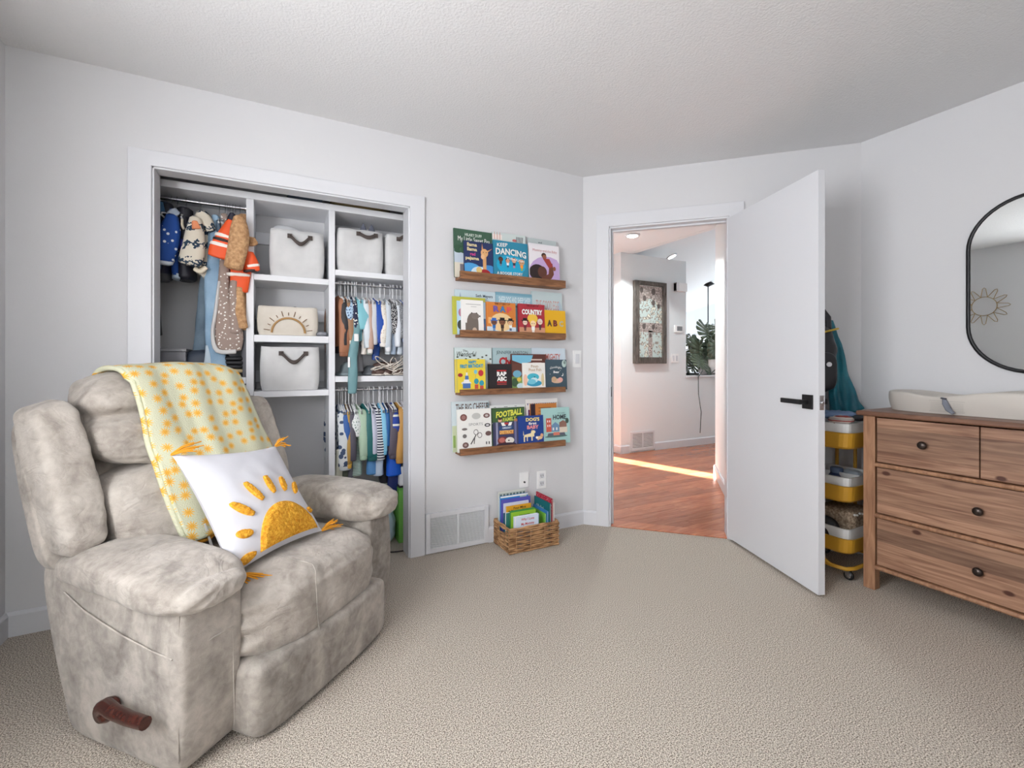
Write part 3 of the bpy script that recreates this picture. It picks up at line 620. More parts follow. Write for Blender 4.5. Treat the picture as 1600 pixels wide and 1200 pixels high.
mid = [ # px, label, cloth, length, sleeve, half sleeve width, stilt, tilt, cuff, kind
 (524, 'rust brown sweatshirt sleeve at left end of middle rod', C(166, 112, 82), .30, .29, .036, -.012, .25, C(150, 98, 70), 'hoodie'),
 (536, 'black long top directly beside the rust sweatshirt', C(44, 42, 46), .34, .25, .028, .0, .1, None, 'top'),
 (544, 'caramel ribbed top between black top and pale blue print', C(158, 120, 90), .27, .22, .022, .02, 0, C(226, 216, 200), 'top'),
 (549, 'pale blue top with navy dots above the teal shirt', DOT('blue_dotted_cloth', (176, 202, 226), (60, 80, 120), 70, .3), .26, .12, .026, .006, -.1, None, 'top'),
 (555, 'navy sleepsuit with white print behind the teal shirt', DOT('navy_dotted_cloth', (38, 42, 70), (230, 228, 220), 60, .3), .28, .16, .022, .0, 0, None, 'top'),
 (562, 'light teal wide-cut shirt at centre of middle rod', C(128, 192, 204), .27, .15, .040, .010, .1, None, 'top'),
 (572, 'white ribbed top just right of the light teal shirt', C(214, 222, 228), .29, .26, .022, .01, 0, None, 'top'),
 (579, 'dusty pink top with white cuffs left of royal blue jumper', C(190, 158, 142), .29, .27, .020, .0, 0, C(236, 230, 226), 'top'),
 (585, 'pale grey sleepsuit left of the royal blue jumper', C(206, 208, 214), .27, .24, .020, .0, 0, None, 'top'),
 (590, 'royal blue jumper with small white chest tag', C(24, 76, 168), .30, .21, .034, .004, .15, C(20, 62, 148), 'hoodie'),
 (600, 'cream patterned sleepsuit right of the royal blue jumper', DOT('cream_dotted_cloth', (232, 226, 216), (178, 150, 130), 80, .22), .27, .23, .024, -.004, 0, C(244, 238, 232), 'top'),
 (608, 'light grey-blue top between cream sleepsuit and speckled one', C(196, 204, 212), .27, .26, .022, -.004, 0, C(226, 228, 232), 'top'),
 (617, 'charcoal top with dense white speckles on middle rod', DOT('speckled_charcoal_cloth', (50, 50, 54), (220, 220, 220), 160, .38), .27, .17, .028, .004, 0, None, 'top'),
 (622, 'soft white ribbed top behind the speckled charcoal one', C(222, 226, 232), .27, .25, .022, .002, 0, None, 'top'),
 (628, 'grey checked top near right end of middle rod', DOT('grey_checked_cloth', (128, 130, 134), (196, 198, 200), 120, .3), .25, .2, .020, 0, 0, None, 'top'),
 (634, 'periwinkle blue shirt at right end of middle rod', C(112, 134, 188), .26, .2, .022, .0, 0, C(150, 168, 210), 'top'),
 (641, 'navy striped top tucked behind right casing on middle rod', STR('navy_white_fine_stripe', (40, 50, 84), (220, 222, 226), 90), .25, .2, .022, .0, 0, None, 'top')]
for i, (px, lb, c, ln, sl, sw, st, tl, cf, kd) in enumerate(mid):
    x = pxX(px, 2.79); x = max(.335, x); drop = .075
    garment(x, RZ['mid'], lb, G1, c, ln, sl, sw, .105, tl, cf, st, .014, kd, drop); hanger(x, RZ['mid'], tl * .5, group=MID, label='small white hanger under the ' + ' '.join(lb.split()[:8]))
for k in range(6):
    x = .34 + k * .078 + rnd.random() * .01; hanger(x, RZ['mid'], rnd.uniform(-.2, .2), group=MID, label='small white child hanger carrying baby clothes on the middle rod')
# pieces hanging below the middle rod garments
def drape(name, label, pts, mt, Y, dep, cat='clothes', group=None, seed=1, wav=.005, parts=None, base=None, part='cloth'):
    P3 = [atY(px, py, Y) for px, py, w_ in pts]; b = P3[0]
    t = thing(name, label, cat, tuple(b), 0, group)
    mm = M(); limb(mm, [(p.x - b.x, 0, p.z - b.z, q[2] * (p - Vector((0, 0, EYE))).dot(Vector((FW[0], FW[1], 0))) / FPX, dep) for p, q in zip(P3, pts)], mt, 18, 26, wav=wav, seed=seed); mm.build(part, t)
    for nm, pp, m2, dd, dy in (parts or []):
        Q = [atY(px, py, Y + dy) for px, py, w_ in pp]; mm = M()
        limb(mm, [(p.x - b.x, dy, p.z - b.z, q[2] * p.y * .93 / FPX, dd) for p, q in zip(Q, pp)], m2, 14, 16, wav=wav, seed=seed + 5); mm.build(nm, t)
    return t
TEAL = C(112, 154, 160)
drape('trousers', 'long dusty teal baby trousers hanging over the wide shelf edge', [(556, 500, 7), (554, 530, 7), (551, 560, 7), (551, 590, 7), (550, 614, 6.5)], TEAL, 2.80, .016, group=G1, seed=3,
      parts=[('waist_label', [(557, 522, 3.5), (557, 533, 3.5)], C(240, 240, 240), .004, -.018), ('care_label', [(545.5, 558, 1.6), (545, 574, 1.6)], C(244, 244, 244), .003, -.016)])
drape('trousers', 'small grey tights hanging beside the long teal trousers', [(560, 540, 4), (562, 560, 4.5), (563, 580, 4.5)], C(140, 140, 144), 2.90, .016, group=G1, seed=4)
drape('trousers', 'bright royal blue soft trousers below the royal blue jumper', [(588, 524, 7), (588, 545, 6), (586, 562, 5)], C(24, 66, 140), 2.86, .016, group=G1, seed=5)
for px, c, lb in ((537, (176, 176, 180), 'grey striped baby legs under the caramel top'), (544, (150, 150, 158), 'slate baby legs hanging beside the teal trousers'), (568, (220, 212, 204), 'cream baby legs below the white ribbed top'), (577, (178, 190, 184), 'sage grey baby legs below dusty pink top'), (606, (206, 214, 218), 'pale mint baby legs under the grey-blue top'), (614, (170, 186, 206), 'light blue baby legs under the speckled top'), (624, (200, 210, 220), 'ice blue baby legs near right casing'), (631, (120, 130, 150), 'slate blue baby legs at right end of middle rod')):
    drape('baby_leggings', lb, [(px, 520, 3.5), (px + 1, 540, 3.8), (px, 553, 4.5)], C(*c), 2.84, .02, group=G1, seed=px)
# hats and knotted shoes on the wide shelf
t = thing('knit_hat', 'grey felt hat with a curled brim on the wide shelf', 'hat', (.40, 2.95, 1.047)); mm = M(); mm.lathe([(.075, 0.001), (.085, .006), (.072, .018), (.055, .03), (.05, .06), (.03, .08), (0, .085)], (0, 0, 0), C(132, 144, 148), 22); mm.build('hat_shell', t)
t = thing('knit_hat', 'dark grey baby hat beside the felt hat', 'hat', (.52, 2.93, 1.047)); mm = M(); mm.lathe([(.055, .001), (.062, .008), (.052, .018), (.045, .04), (.02, .06), (0, .062)], (0, 0, 0), C(98, 104, 110), 20); mm.build('hat_shell', t)
SHOE = C(96, 74, 68); LACE = C(226, 216, 206)
for i, (x, y_, z, a) in enumerate(((.555, 2.86, .0, .2), (.615, 2.875, .0, -.5), (.675, 2.86, .0, .5), (.585, 2.93, .045, 1.0), (.65, 2.92, .045, -.3), (.735, 2.87, .0, 0.1))):
    t = thing('baby_shoe', ('brown soft baby shoe with cream rim, leftmost of the shelf heap', 'brown soft baby shoe second from left in shelf heap', 'brown soft baby shoe third from left in shelf heap', 'brown baby shoe on top left of the heap', 'brown baby shoe on top middle of the heap', 'brown baby shoe at right end of heap by the casing')[i], 'shoe', (x, y_, 1.047 + z), a, 'heap of brown baby shoes')
    mm = M(); mm.soft((0, 0, .02), (.034, .05, .02), SHOE, 2.6, 8, lambda p, u: (p.x, p.y, p.z - max(0, p.y) * .2)); mm.build('upper', t)
    mm = M(); mm.tube([(.034 * math.cos(b_), .05 * math.sin(b_), .006) for b_ in [2 * PI * k / 20 for k in range(20)]], .004, LACE, 6, True); mm.build('sole_rim', t)
t = thing('tangled_cord', 'tangle of cream cord looped over the brown baby shoes', 'cord', (.64, 2.85, 1.06)); 
rr_ = random.Random(5)
for k in range(16):
    mm = M(); c0 = rr_.uniform(-.11, .12); z0 = rr_.uniform(.0, .075); ra, rb = rr_.uniform(.02, .05), rr_.uniform(.012, .035); ph = rr_.uniform(0, 6)
    mm.tube([(c0 + ra * math.cos(a + ph), -.035 + .02 * math.sin(2 * a + ph), max(-.01, z0 + .012 + rb * math.sin(a))) for a in [2 * PI * i / 18 for i in range(18)]], .0034, LACE, 6, True); mm.build('cord_loop', t)

# lower rod
FOOT = patterned('white_print_blue_footballs', (214, 218, 220), 'dots', (66, 82, 112), 30, thr=.42)
low = [
 (528, 'white baby sweatshirt printed with blue balls at left of lower rod', FOOT, .30, .30, .044, -.006, .25, C(200, 204, 206), 'hoodie'),
 (540, 'medium blue top beside the ball-print sweatshirt', C(46, 92, 160), .22, .17, .022, .01, 0, None, 'top'),
 (545, 'mustard tipped olive top on lower rod', C(176, 140, 72), .30, .29, .018, .004, 0, C(220, 170, 70), 'top'),
 (550, 'dark grey plum jumper left of the white leaf print', C(84, 80, 92), .28, .27, .026, .003, 0, None, 'hoodie'),
 (556, 'white bodysuit with small leaf print on lower rod', DOT('white_leaf_cloth', (226, 230, 228), (92, 122, 104), 70, .25), .24, .13, .028, .004, 0, None, 'top'),
 (562, 'pale sage green jumper on the lower rod', C(172, 196, 172), .26, .25, .030, .0, .2, C(160, 186, 160), 'hoodie'),
 (574, 'deep teal green jumper at centre of lower rod', C(30, 100, 100), .28, .26, .042, .012, .2, C(24, 90, 90), 'hoodie'),
 (583, 'light lilac grey top behind the striped sleeve', C(192, 194, 212), .26, .24, .022, .008, 0, None, 'top'),
 (590, 'navy and white striped jumper on lower rod', STR('navy_white_bold_stripe', (32, 38, 66), (226, 228, 230), 62), .30, .28, .028, .010, .1, None, 'top'),
 (599, 'sky blue jumper right of the striped jumper', C(128, 190, 220), .25, .23, .024, .006, 0, C(110, 176, 210), 'top'),
 (606, 'bright blue top in shade between sky blue and plum jumpers', C(20, 88, 150), .24, .2, .020, .0, 0, None, 'top'),
 (613, 'dark plum grey jumper on the lower rod', C(86, 78, 90), .29, .26, .036, .0, .1, C(78, 70, 82), 'hoodie'),
 (620, 'blue polo with white and yellow band on lower rod', patterned('blue_banded_cloth', (40, 66, 150), 'stripes', (230, 230, 220), 18, (40, 66, 150), thr=.6), .22, .14, .026, -.01, 0, None, 'top'),
 (628, 'ochre yellow ribbed jumper at right of lower rod', C(196, 148, 78), .30, .29, .036, -.032, .2, C(186, 136, 66), 'hoodie'),
 (636, 'pale grey top beyond the ochre jumper at the casing', C(200, 200, 208), .27, .25, .024, .0, 0, None, 'top'),
 (643, 'wine red top tucked behind right casing on lower rod', C(104, 40, 62), .22, .17, .022, .0, 0, None, 'top')]
for i, (px, lb, c, ln, sl, sw, st, tl, cf, kd) in enumerate(low):
    x = max(.335, pxX(px, 2.79)); garment(x, RZ['low'], lb, G2, c, ln, sl, sw, .105, tl, cf, st, .014, kd, .085); hanger(x, RZ['low'], tl * .5, group=LOW, label='small white hanger under the ' + ' '.join(lb.split()[:8]), drop=.085)
for k in range(6):
    x = .34 + k * .078 + rnd.random() * .01; hanger(x, RZ['low'], rnd.uniform(-.2, .2), group=LOW, label='small white child hanger carrying baby clothes on the lower rod', drop=.085)
for px, y0, y1, w_, c, lb in ((531, 715, 745, 6, (196, 196, 180), 'beige baby trousers under the ball-print sweatshirt'), (540, 715, 748, 6, (74, 80, 66), 'dark olive baby trousers on the lower rod'), (547, 700, 745, 5, (92, 92, 104), 'slate grey baby trousers left of green striped leggings'), (557, 700, 742, 8, (206, 216, 214), 'white and green striped baby leggings'), (581, 712, 740, 7, (84, 140, 196), 'light denim blue shorts below striped jumper'), (592, 705, 742, 7, (190, 206, 226), 'pale blue shorts below the striped jumper')):
    drape('baby_trousers', lb, [(px, y0 - 12, w_), (px, y0, w_), (px - 1, y1, w_ * 1.1)], C(*c) if 'striped baby' not in lb else STR('green_white_fine_stripe', (206, 216, 214), (90, 140, 120), 110), 2.86, .02, group=G2, seed=px)
drape('shorts', 'bright blue shorts hanging low at right of closet', [(614, 700, 9), (615, 720, 11), (616, 741, 12)], C(22, 92, 206), 2.87, .03, group=G2, seed=61)
drape('trousers', 'navy trousers hanging almost to the closet floor', [(616, 735, 9), (613, 765, 8), (611, 792, 5)], C(28, 44, 104), 2.91, .02, group=G2, seed=62)
drape('nappy_bag', 'dark clothes bundle hanging behind the blue shorts', [(600, 690, 14), (602, 720, 12), (600, 752, 8)], C(40, 40, 48), 2.99, .03, group=G2, seed=63, cat='bag')
# closet floor: green box, white box, plastic bag
t = thing('green_box', 'bright lime green box standing on closet floor at right', 'box', (.735, 2.95, 0.0)); mm = M(); mm.box(-.055, .06, -.1, .12, .001, .33, C(122, 192, 88)); mm.build('box_body', t, .003); mm = M(); mm.box(-.057, .062, -.102, .122, .331, .345, C(100, 172, 74)); mm.build('lid', t, .002)
t = thing('white_box', 'white box with black edge stacked on the green box', 'box', (.735, 2.95, .346)); mm = M(); mm.box(-.05, .055, -.1, .1, .012, .13, C(232, 234, 236)); mm.build('box_body', t, .003); mm = M(); mm.box(-.054, .06, -.104, .104, 0, .011, C(30, 30, 34)); mm.build('base_edge', t)
BAGM = mat('pale_blue_plastic_film', (176, 200, 212), .25, bump=.5, bscale=22, bdist=.01)
t = thing('plastic_bag', 'pale blue see-through plastic bag on closet floor beside green box', 'bag', (.62, 2.93, 0)); mm = M(); mm.soft((0, 0, .105), (.05, .09, .104), BAGM, 2.6, 12); wrinkle(mm.build('bag_body', t), .012, (16, 16, 10), 4, ridge=True); mm = M(); mm.tube([(-.02, -.02, .2), (-.005, -.03, .235), (.02, -.01, .2)], .006, BAGM, 6); mm.build('knot', t)
t = thing('dark_strap', 'thin dark strap lying on the carpet by the closet jamb', 'strap', (.655, 2.72, .004)); mm = M(); mm.tube([(-.06, .02, 0), (-.02, .0, .002), (.02, .0, 0)], .004, C(50, 40, 40), 6); mm.build('strap_cord', t)

# ------------------------------------------------------------------ left rod: coats and long things
NAVY = mat('navy_quilted_cloth', (22, 26, 48), .6, bump=.3, bscale=30); FLE = patterned('royal_blue_fleece_white_animals', (24, 70, 146), 'dots', (226, 232, 238), 38, thr=.24)
ZIG = patterned('cream_navy_zigzag_fleece', (214, 206, 190), 'zig', (40, 60, 80), 11, (214, 206, 190), thr=.45, rough=.95)
ORG = patterned('orange_jersey_white_stripe', (238, 88, 34), 'stripes', (246, 240, 232), 12, (238, 88, 34), thr=.66)
ORG2 = C(238, 88, 34); TEDDY = mat('tan_teddy_fleece', (176, 132, 92), .95, col2=(214, 172, 128), vscale=60, bump=.8, bscale=150, bdist=.006)
SPOT = patterned('beige_cloth_white_spots', (160, 140, 130), 'dots', (240, 236, 230), 62, thr=.27)
DEN = mat('soft_light_blue_cloth', (136, 168, 196), .85, col2=(158, 188, 212), vscale=9, bump=.2, bscale=200); DEN2 = mat('grey_blue_cloth', (98, 116, 132), .85, col2=(122, 142, 158), vscale=9)
GL_ = 'coats and long baby things on the left closet rod'
def lefthang(px, lb): x = atY(px, 320, RY).x; return hanger(x, RZ['left'], rnd.uniform(-.15, .15), group=LEFT, label=lb, w_=.14)
for px, lb in ((249, 'chrome hook hanger of the dull blue hooded jacket'), (268, 'chrome hook hanger of the black-navy puffer jacket'), (277, 'chrome hook hanger of the royal blue fleece jacket'), (291, 'chrome hook hanger of the black coat with cream trim'), (313, 'chrome hook hanger of the cream zigzag fleece'), (343, 'chrome hook hanger above the long light blue cloth'), (352, 'chrome hook hanger of the spotted sleeping bag'), (375, 'chrome hook hanger of the tan teddy suit'), (364, 'chrome hook hanger of the orange striped jersey')): lefthang(px, lb)
for px in (356, 359, 368): lefthang(px, 'thin chrome hook crowded on left rod above the orange jersey')
drape('hooded_jacket', 'dull blue hooded jacket at the far left of left rod', [(246, 322, 6), (246, 345, 9), (247, 380, 10), (246, 412, 9), (248, 422, 7)], C(38, 76, 108), 2.90, .07, group=GL_, seed=10, parts=[('hood', [(246, 318, 7), (250, 332, 7)], C(44, 88, 122), .03, -.05)], part='torso')
drape('hooded_jacket', 'black-navy puffer jacket behind the blue fleece', [(259, 322, 9), (258, 345, 13), (258, 395, 15), (256, 432, 14)], NAVY, 2.94, .08, group=GL_, seed=11, parts=[('hood', [(259, 320, 8), (262, 334, 11)], C(18, 20, 36), .03, -.07), ('hem_band', [(252, 428, 11), (252, 438, 11)], C(52, 52, 56), .03, -.05)], part='torso')
drape('fleece_jacket', 'royal blue fleece jacket with white animal print on left rod', [(273, 332, 6), (275, 350, 8), (278, 385, 8), (278, 420, 7), (278, 433, 6)], FLE, 2.90, .07, group=GL_, seed=12, parts=[('sleeve', [(269, 338, 7), (266, 360, 12), (261, 385, 13), (258, 408, 10)], FLE, .03, -.10), ('cuff', [(259, 405, 10.5), (258, 412, 9)], C(206, 216, 226), .026, -.10), ('collar', [(267, 331, 8), (275, 338, 8)], C(200, 212, 228), .02, -.06), ('hem_band', [(278, 430, 6), (278, 436, 6)], C(180, 196, 212), .06, -.01)], part='torso')
drape('winter_coat', 'black coat with cream trim arc between blue fleece and patterned fleece', [(289, 330, 9), (290, 360, 13), (290, 400, 12), (292, 436, 13)], C(20, 20, 34), 2.91, .08, group=GL_, seed=13, parts=[('hood', [(289, 328, 9), (288, 340, 10)], C(16, 16, 26), .03, -.05), ('cream_trim', [(284.5, 342, 1.2), (284.5, 352, 1.6), (287.5, 358, 1.2)], C(226, 214, 190), .006, -.095), ('cobalt_panel', [(288, 375, 6), (289, 396, 5)], C(34, 42, 120), .01, -.085)], part='torso')
drape('fleece_jacket', 'cream fleece jacket with navy zigzag bands and orange yoke', [(316, 334, 8), (320, 350, 12), (321, 390, 11), (320, 425, 9), (315, 432, 8)], ZIG, 2.88, .06, group=GL_, seed=14, parts=[('sleeve', [(306, 342, 7), (305, 360, 11), (302, 390, 14), (297, 412, 14)], ZIG, .035, -.10), ('hood', [(312, 333, 7), (322, 345, 8), (330, 360, 6)], ZIG, .02, -.08), ('orange_yoke', [(304, 346, 3.5), (307, 357, 5.5)], C(224, 140, 96), .01, -.135), ('hem_edge', [(304, 420, 3), (313, 424, 3), (322, 418, 3)], C(226, 214, 192), .01, -.09)], part='torso')
drape('muslin_wrap', 'long light blue cloth hanging from left rod to the shelf', [(337, 338, 5), (334, 370, 9), (332, 430, 10), (333, 500, 11), (338, 560, 13), (342, 600, 14)], DEN, 2.84, .02, group=GL_, seed=15, parts=[('fold', [(341, 345, 2.4), (343, 370, 3), (341, 390, 2)], C(74, 92, 110), .012, -.02), ('white_edge', [(323, 540, 1.6), (325, 575, 6), (318, 600, 8)], C(198, 214, 226), .006, -.012)])
drape('muslin_wrap', 'long grey-blue cloth behind the light blue one', [(328, 355, 5), (324, 420, 8), (318, 480, 8), (313, 540, 9), (307, 600, 14)], DEN2, 2.93, .02, group=GL_, seed=16)
drape('sleeping_bag', 'beige baby sleeping bag with white spots and pale piping', [(351, 336, 5), (351, 380, 6), (350, 430, 7), (350, 475, 12), (357, 520, 20), (357, 547, 17)], SPOT, 2.83, .025, group=GL_, seed=17, parts=[('piping', [(343, 440, 1.5), (336, 490, 2.2), (332, 522, 2.4), (340, 548, 2.6), (368, 549, 2.6)], C(214, 212, 210), .01, -.02), ('front_fold', [(366, 440, 5), (366, 480, 7), (368, 520, 8)], SPOT, .02, -.015)])
oj = drape('jersey', 'orange jersey with white and black stripes hanging open on left rod', [(372, 350, 6), (376, 400, 12), (376, 430, 14), (374, 455, 12)], ORG2, 2.82, .02, group=GL_, seed=18, parts=[('right_sleeve', [(361, 345, 5), (353, 365, 10), (346, 388, 14), (342, 402, 13)], ORG2, .016, -.06), ('left_sleeve', [(388, 395, 6), (392, 412, 10), (396, 424, 9)], ORG2, .014, -.03), ('white_band', [(349.5, 367, 11), (348.5, 370.5, 11.4)], C(246, 240, 232), .0175, -.061), ('black_band', [(347.8, 374, 11.8), (347, 377, 12)], C(34, 24, 26), .0182, -.061), ('white_band', [(345.5, 381, 12.8), (344.5, 385, 13.4)], C(246, 240, 232), .0175, -.061), ('white_hem_band', [(372, 428, 15.5), (372, 431, 15.5)], C(246, 240, 232), .0215, -.001), ('white_band', [(394.2, 414, 9.3), (395, 417, 9)], C(246, 240, 232), .0155, -.031), ('black_band', [(391, 422, 9), (391.5, 424.5, 9)], C(34, 24, 26), .0155, -.031), ('dark_collar', [(364, 335, 4), (361, 348, 7)], C(26, 26, 44), .02, -.055), ('tail_panel', [(362, 452, 3), (366, 470, 3)], ORG2, .01, -.01)], part='torso')
drape('teddy_coat', 'tan teddy fleece suit hanging at right end of left rod', [(380, 338, 8), (383, 380, 10), (386, 440, 8), (385, 480, 6), (382, 515, 8)], TEDDY, 2.865, .03, group=GL_, seed=19, parts=[('sleeve', [(374, 340, 7), (374, 360, 12), (371, 390, 13), (365, 418, 12)], TEDDY, .035, -.115), ('shoulder_flap', [(386, 372, 3), (394, 378, 7), (402, 381, 2)], TEDDY, .012, -.055), ('leg', [(374, 450, 6), (374, 480, 7), (378, 512, 8)], TEDDY, .02, -.05)], part='torso')
drape('trousers', 'dark grey trousers hanging beside the organizer divider', [(383, 505, 4), (383, 540, 5), (383, 600, 5)], C(98, 98, 104), 2.86, .02, group=GL_, seed=20)
drape('jacket', 'dark jacket edge hanging at the far left below the hooded jacket', [(245, 470, 3), (246, 500, 4), (246, 523, 5)], C(44, 44, 48), 2.99, .03, group=GL_, seed=21)
# shelf clutter behind the armchair
def stack_(name, label, x, y_, z, w_, dp, cols, hh=.02):
    t = thing(name, label, 'clothes', (x, y_, z))
    for i, c in enumerate(cols): mm = M(); mm.soft((0, 0, hh * (i + .5)), (w_ / 2, dp / 2, hh * .52), C(*c), 5, 8); wrinkle(mm.build('folded_layer', t), .003, (20, 20, 20), i)
stack_('folded_clothes', 'dark folded clothes with a yellow strip at left on the closet shelf', -.50, 2.93, 1.047, .16, .2, ((58, 58, 64), (206, 186, 130), (44, 44, 50), (70, 70, 78)))
t = thing('shoe_box', 'grey shoe box lying on the left closet shelf', 'box', (-.50, 2.95, 1.13)); mm = M(); mm.box(-.08, .09, -.1, .1, 0, .05, C(128, 128, 134)); mm.build('box_body', t, .003); mm = M(); mm.box(-.083, .093, -.103, .103, .051, .066, C(146, 146, 150)); mm.build('lid', t, .002)
t = thing('backpack', 'slate and black rounded backpack on the left closet shelf', 'bag', (-.33, 2.95, 1.047)); mm = M(); mm.soft((0, 0, .075), (.11, .08, .075), C(66, 74, 88), 2.8, 12); mm.build('bag_body', t); mm = M(); mm.tube([(-.08, -.05, .12), (-.11, -.09, .07), (-.12, -.07, .01)], .009, C(30, 30, 34), 8, flat=.5); mm.tube([(.02, -.075, .13), (.06, -.08, .15), (.09, -.05, .12)], .007, C(30, 30, 34), 8); mm.build('strap', t)
stack_('folded_clothes', 'black folded clothes with thin pale edges on the closet shelf right of the blue cloth', -.205, 2.93, 1.047, .11, .2, ((28, 28, 32), (200, 180, 140), (30, 30, 34), (34, 34, 38), (26, 26, 30)), .022)
# ================================================================== PICTURE LEDGES AND BOOKS
LY0 = 2.53
LEDG = {1: (1.620, 1.668), 2: (1.277, 1.319), 3: (.931, .966), 4: (.575, .614)}
for k, (z0, z1) in LEDG.items():
    t = thing('picture_ledge', ('top', 'second', 'third', 'lowest')[k - 1] + ' stained wooden picture ledge of the four holding picture books', 'shelf', (.965, YA, z0), 0, 'four wooden picture ledges')
    w_ = .742
    mm = M(); mm.box(0, w_, -.070, 0, 0, .014, LEDGE); mm.build('bottom_board', t, .001)
    mm = M(); mm.box(0, w_, LY0 - YA, -.0705, 0, z1 - z0, LEDGE); mm.build('front_lip', t, .0015)
    mm = M(); mm.box(0, w_, -.014, 0, .0145, .060, LEDGE); mm.build('back_board', t, .001)
def book(x0, x1, row, ztop, back, cover, art, label, t_=.012, spine=None, texts=(), drop=0, loc=None, rz=0, lean=.06, group=None, w_=None, h=None, zbase=None, name='picture_book'):
    """front cover faces -Y; art = flat prints in 0..1 cover coordinates"""
    if loc is None:
        z0 = LEDG[row][0] + .0145; yb = (YA - .017) if back else (YA - .042); w_ = x1 - x0; h = ztop - z0
        loc = (x0, yb - .012, z0 + .001); group = 'picture books standing on the wooden ledges'
    t = thing(name, label, 'book', loc, rz, group, rot=(-lean if lean else 0, 0, rz))
    mm = M(); th = .0016
    mm.box(0, w_, -t_, -t_ + th, 0, h, cover); mm.box(0, w_, -th, 0, 0, h, cover); mm.box(0, th * 1.5, -t_ + th, -th, 0, h, spine or cover); mm.build('cover', t)
    mm = M(); mm.box(th * 1.5, w_ - .003, -t_ + th, -th, .002, h - .003, PAGE); mm.build('pages', t)
    zl = 0.0
    if row: zl = (LEDG[row][1] - .012 - (LEDG[row][0] + .0145)) / h
    def cz(v): v = min(max(v, 0), 1); return 0 if v == 0 else zl + v * (1 - zl)
    def cx_(v): return min(max(v, 0.004), .996)
    if art or texts:
        mm = M(); y = -t_ - .0002
        for a in art:
            y -= .00012; c = C(*a[-1]) if isinstance(a[-1], tuple) else a[-1]; k = a[0]
            if k == 'r':
                x, z, x2, z2 = a[1:5]; z = cz(z); z2 = cz(z2); mm.add([(x * w_, y, z * h), (x2 * w_, y, z * h), (x2 * w_, y, z2 * h), (x * w_, y, z2 * h)], [(0, 1, 2, 3)], c)
            elif k == 'e':
                x, z, rx, rz_ = a[1:5]; n = 18; mm.add([(cx_(x + rx * math.cos(2 * PI * i / n)) * w_, y, cz(z + rz_ * math.sin(2 * PI * i / n)) * h) for i in range(n)], [tuple(range(n))], c)
            elif k == 'p': mm.add([(cx_(q[0]) * w_, y, cz(q[1]) * h) for q in a[1]], [tuple(range(len(a[1])))], c)
        if art: mm.build('cover_art', t)
        if texts:
            mm = M()
            for q in texts:
                s_, a, b, c, d, cc = q[:6]; y -= .00012
                text_on(mm, s_, a * w_, b * w_, cz(c) * h, cz(d) * h, y - .0002, C(*cc), *(q[6:] or (.02,)))
            mm.build('cover_lettering', t)
    return t
def kid(x, z, s_, skin, top, leg, hair, hat=None):
    """simple flat printed child figure"""
    o = [('r', x - .028 * s_, z, x - .004 * s_, z + .09 * s_, leg), ('r', x + .004 * s_, z, x + .028 * s_, z + .09 * s_, leg), ('p', [(x - .04 * s_, z + .07 * s_), (x + .04 * s_, z + .07 * s_), (x + .045 * s_, z + .17 * s_), (x - .045 * s_, z + .17 * s_)], top),
         ('e', x, z + .235 * s_, .085 * s_, .085 * s_, hair), ('e', x, z + .22 * s_, .07 * s_, .068 * s_, skin), ('e', x - .028 * s_, z + .22 * s_, .01 * s_, .012 * s_, (30, 24, 22)), ('e', x + .028 * s_, z + .22 * s_, .01 * s_, .012 * s_, (30, 24, 22))]
    if hat: o += [('r', x - .11 * s_, z + .265 * s_, x + .11 * s_, z + .285 * s_, hat), ('r', x - .06 * s_, z + .28 * s_, x + .06 * s_, z + .34 * s_, hat)]
    return o
W_ = (244, 244, 240); K = (28, 26, 28)
# row 1
book(.946, 1.198, 1, 1.932, True, C(58, 92, 72), [('r', 0, 0, 1, .55, (196, 208, 220)), ('r', 0, 0, .25, .25, (222, 214, 196)), ('e', .1, .55, .14, .09, (48, 84, 62)), ('e', .25, .53, .12, .07, (66, 102, 74)), ('r', .14, .02, .24, .22, (120, 116, 124))], 'dark green picture book with pale lettering, back row far left of top ledge',
     texts=(('HILARY DUFF', .28, .72, .855, .92, (214, 226, 214)), ('My Little Sweet Pea', .10, .93, .70, .84, W_, .0)), spine=C(50, 80, 62))
book(1.201, 1.436, 1, 1.944, True, C(206, 216, 214), [('r', .0, .84, .28, .95, (240, 226, 220)), ('r', .05, .84, .07, 1, (208, 160, 150)), ('r', .13, .84, .15, 1, (208, 160, 150)), ('r', .21, .84, .23, 1, (208, 160, 150)), ('e', .66, .86, .07, .03, (200, 110, 110))] + [('p', [(.70 + i * .045, .8), (.715 + i * .045, .8), (.74 + i * .045, .95), (.72 + i * .045, .95)], (40, 48, 70)) for i in range(5)], 'pale book with dark diagonal strokes behind the blue dancing cover')
book(1.458, 1.671, 1, 1.938, True, C(188, 198, 198), [('r', 0, .86, 1, .88, (160, 170, 172))], 'plain grey-green book, back row right of top ledge', texts=(('and', .35, .48, .90, .94, (70, 80, 90)),))
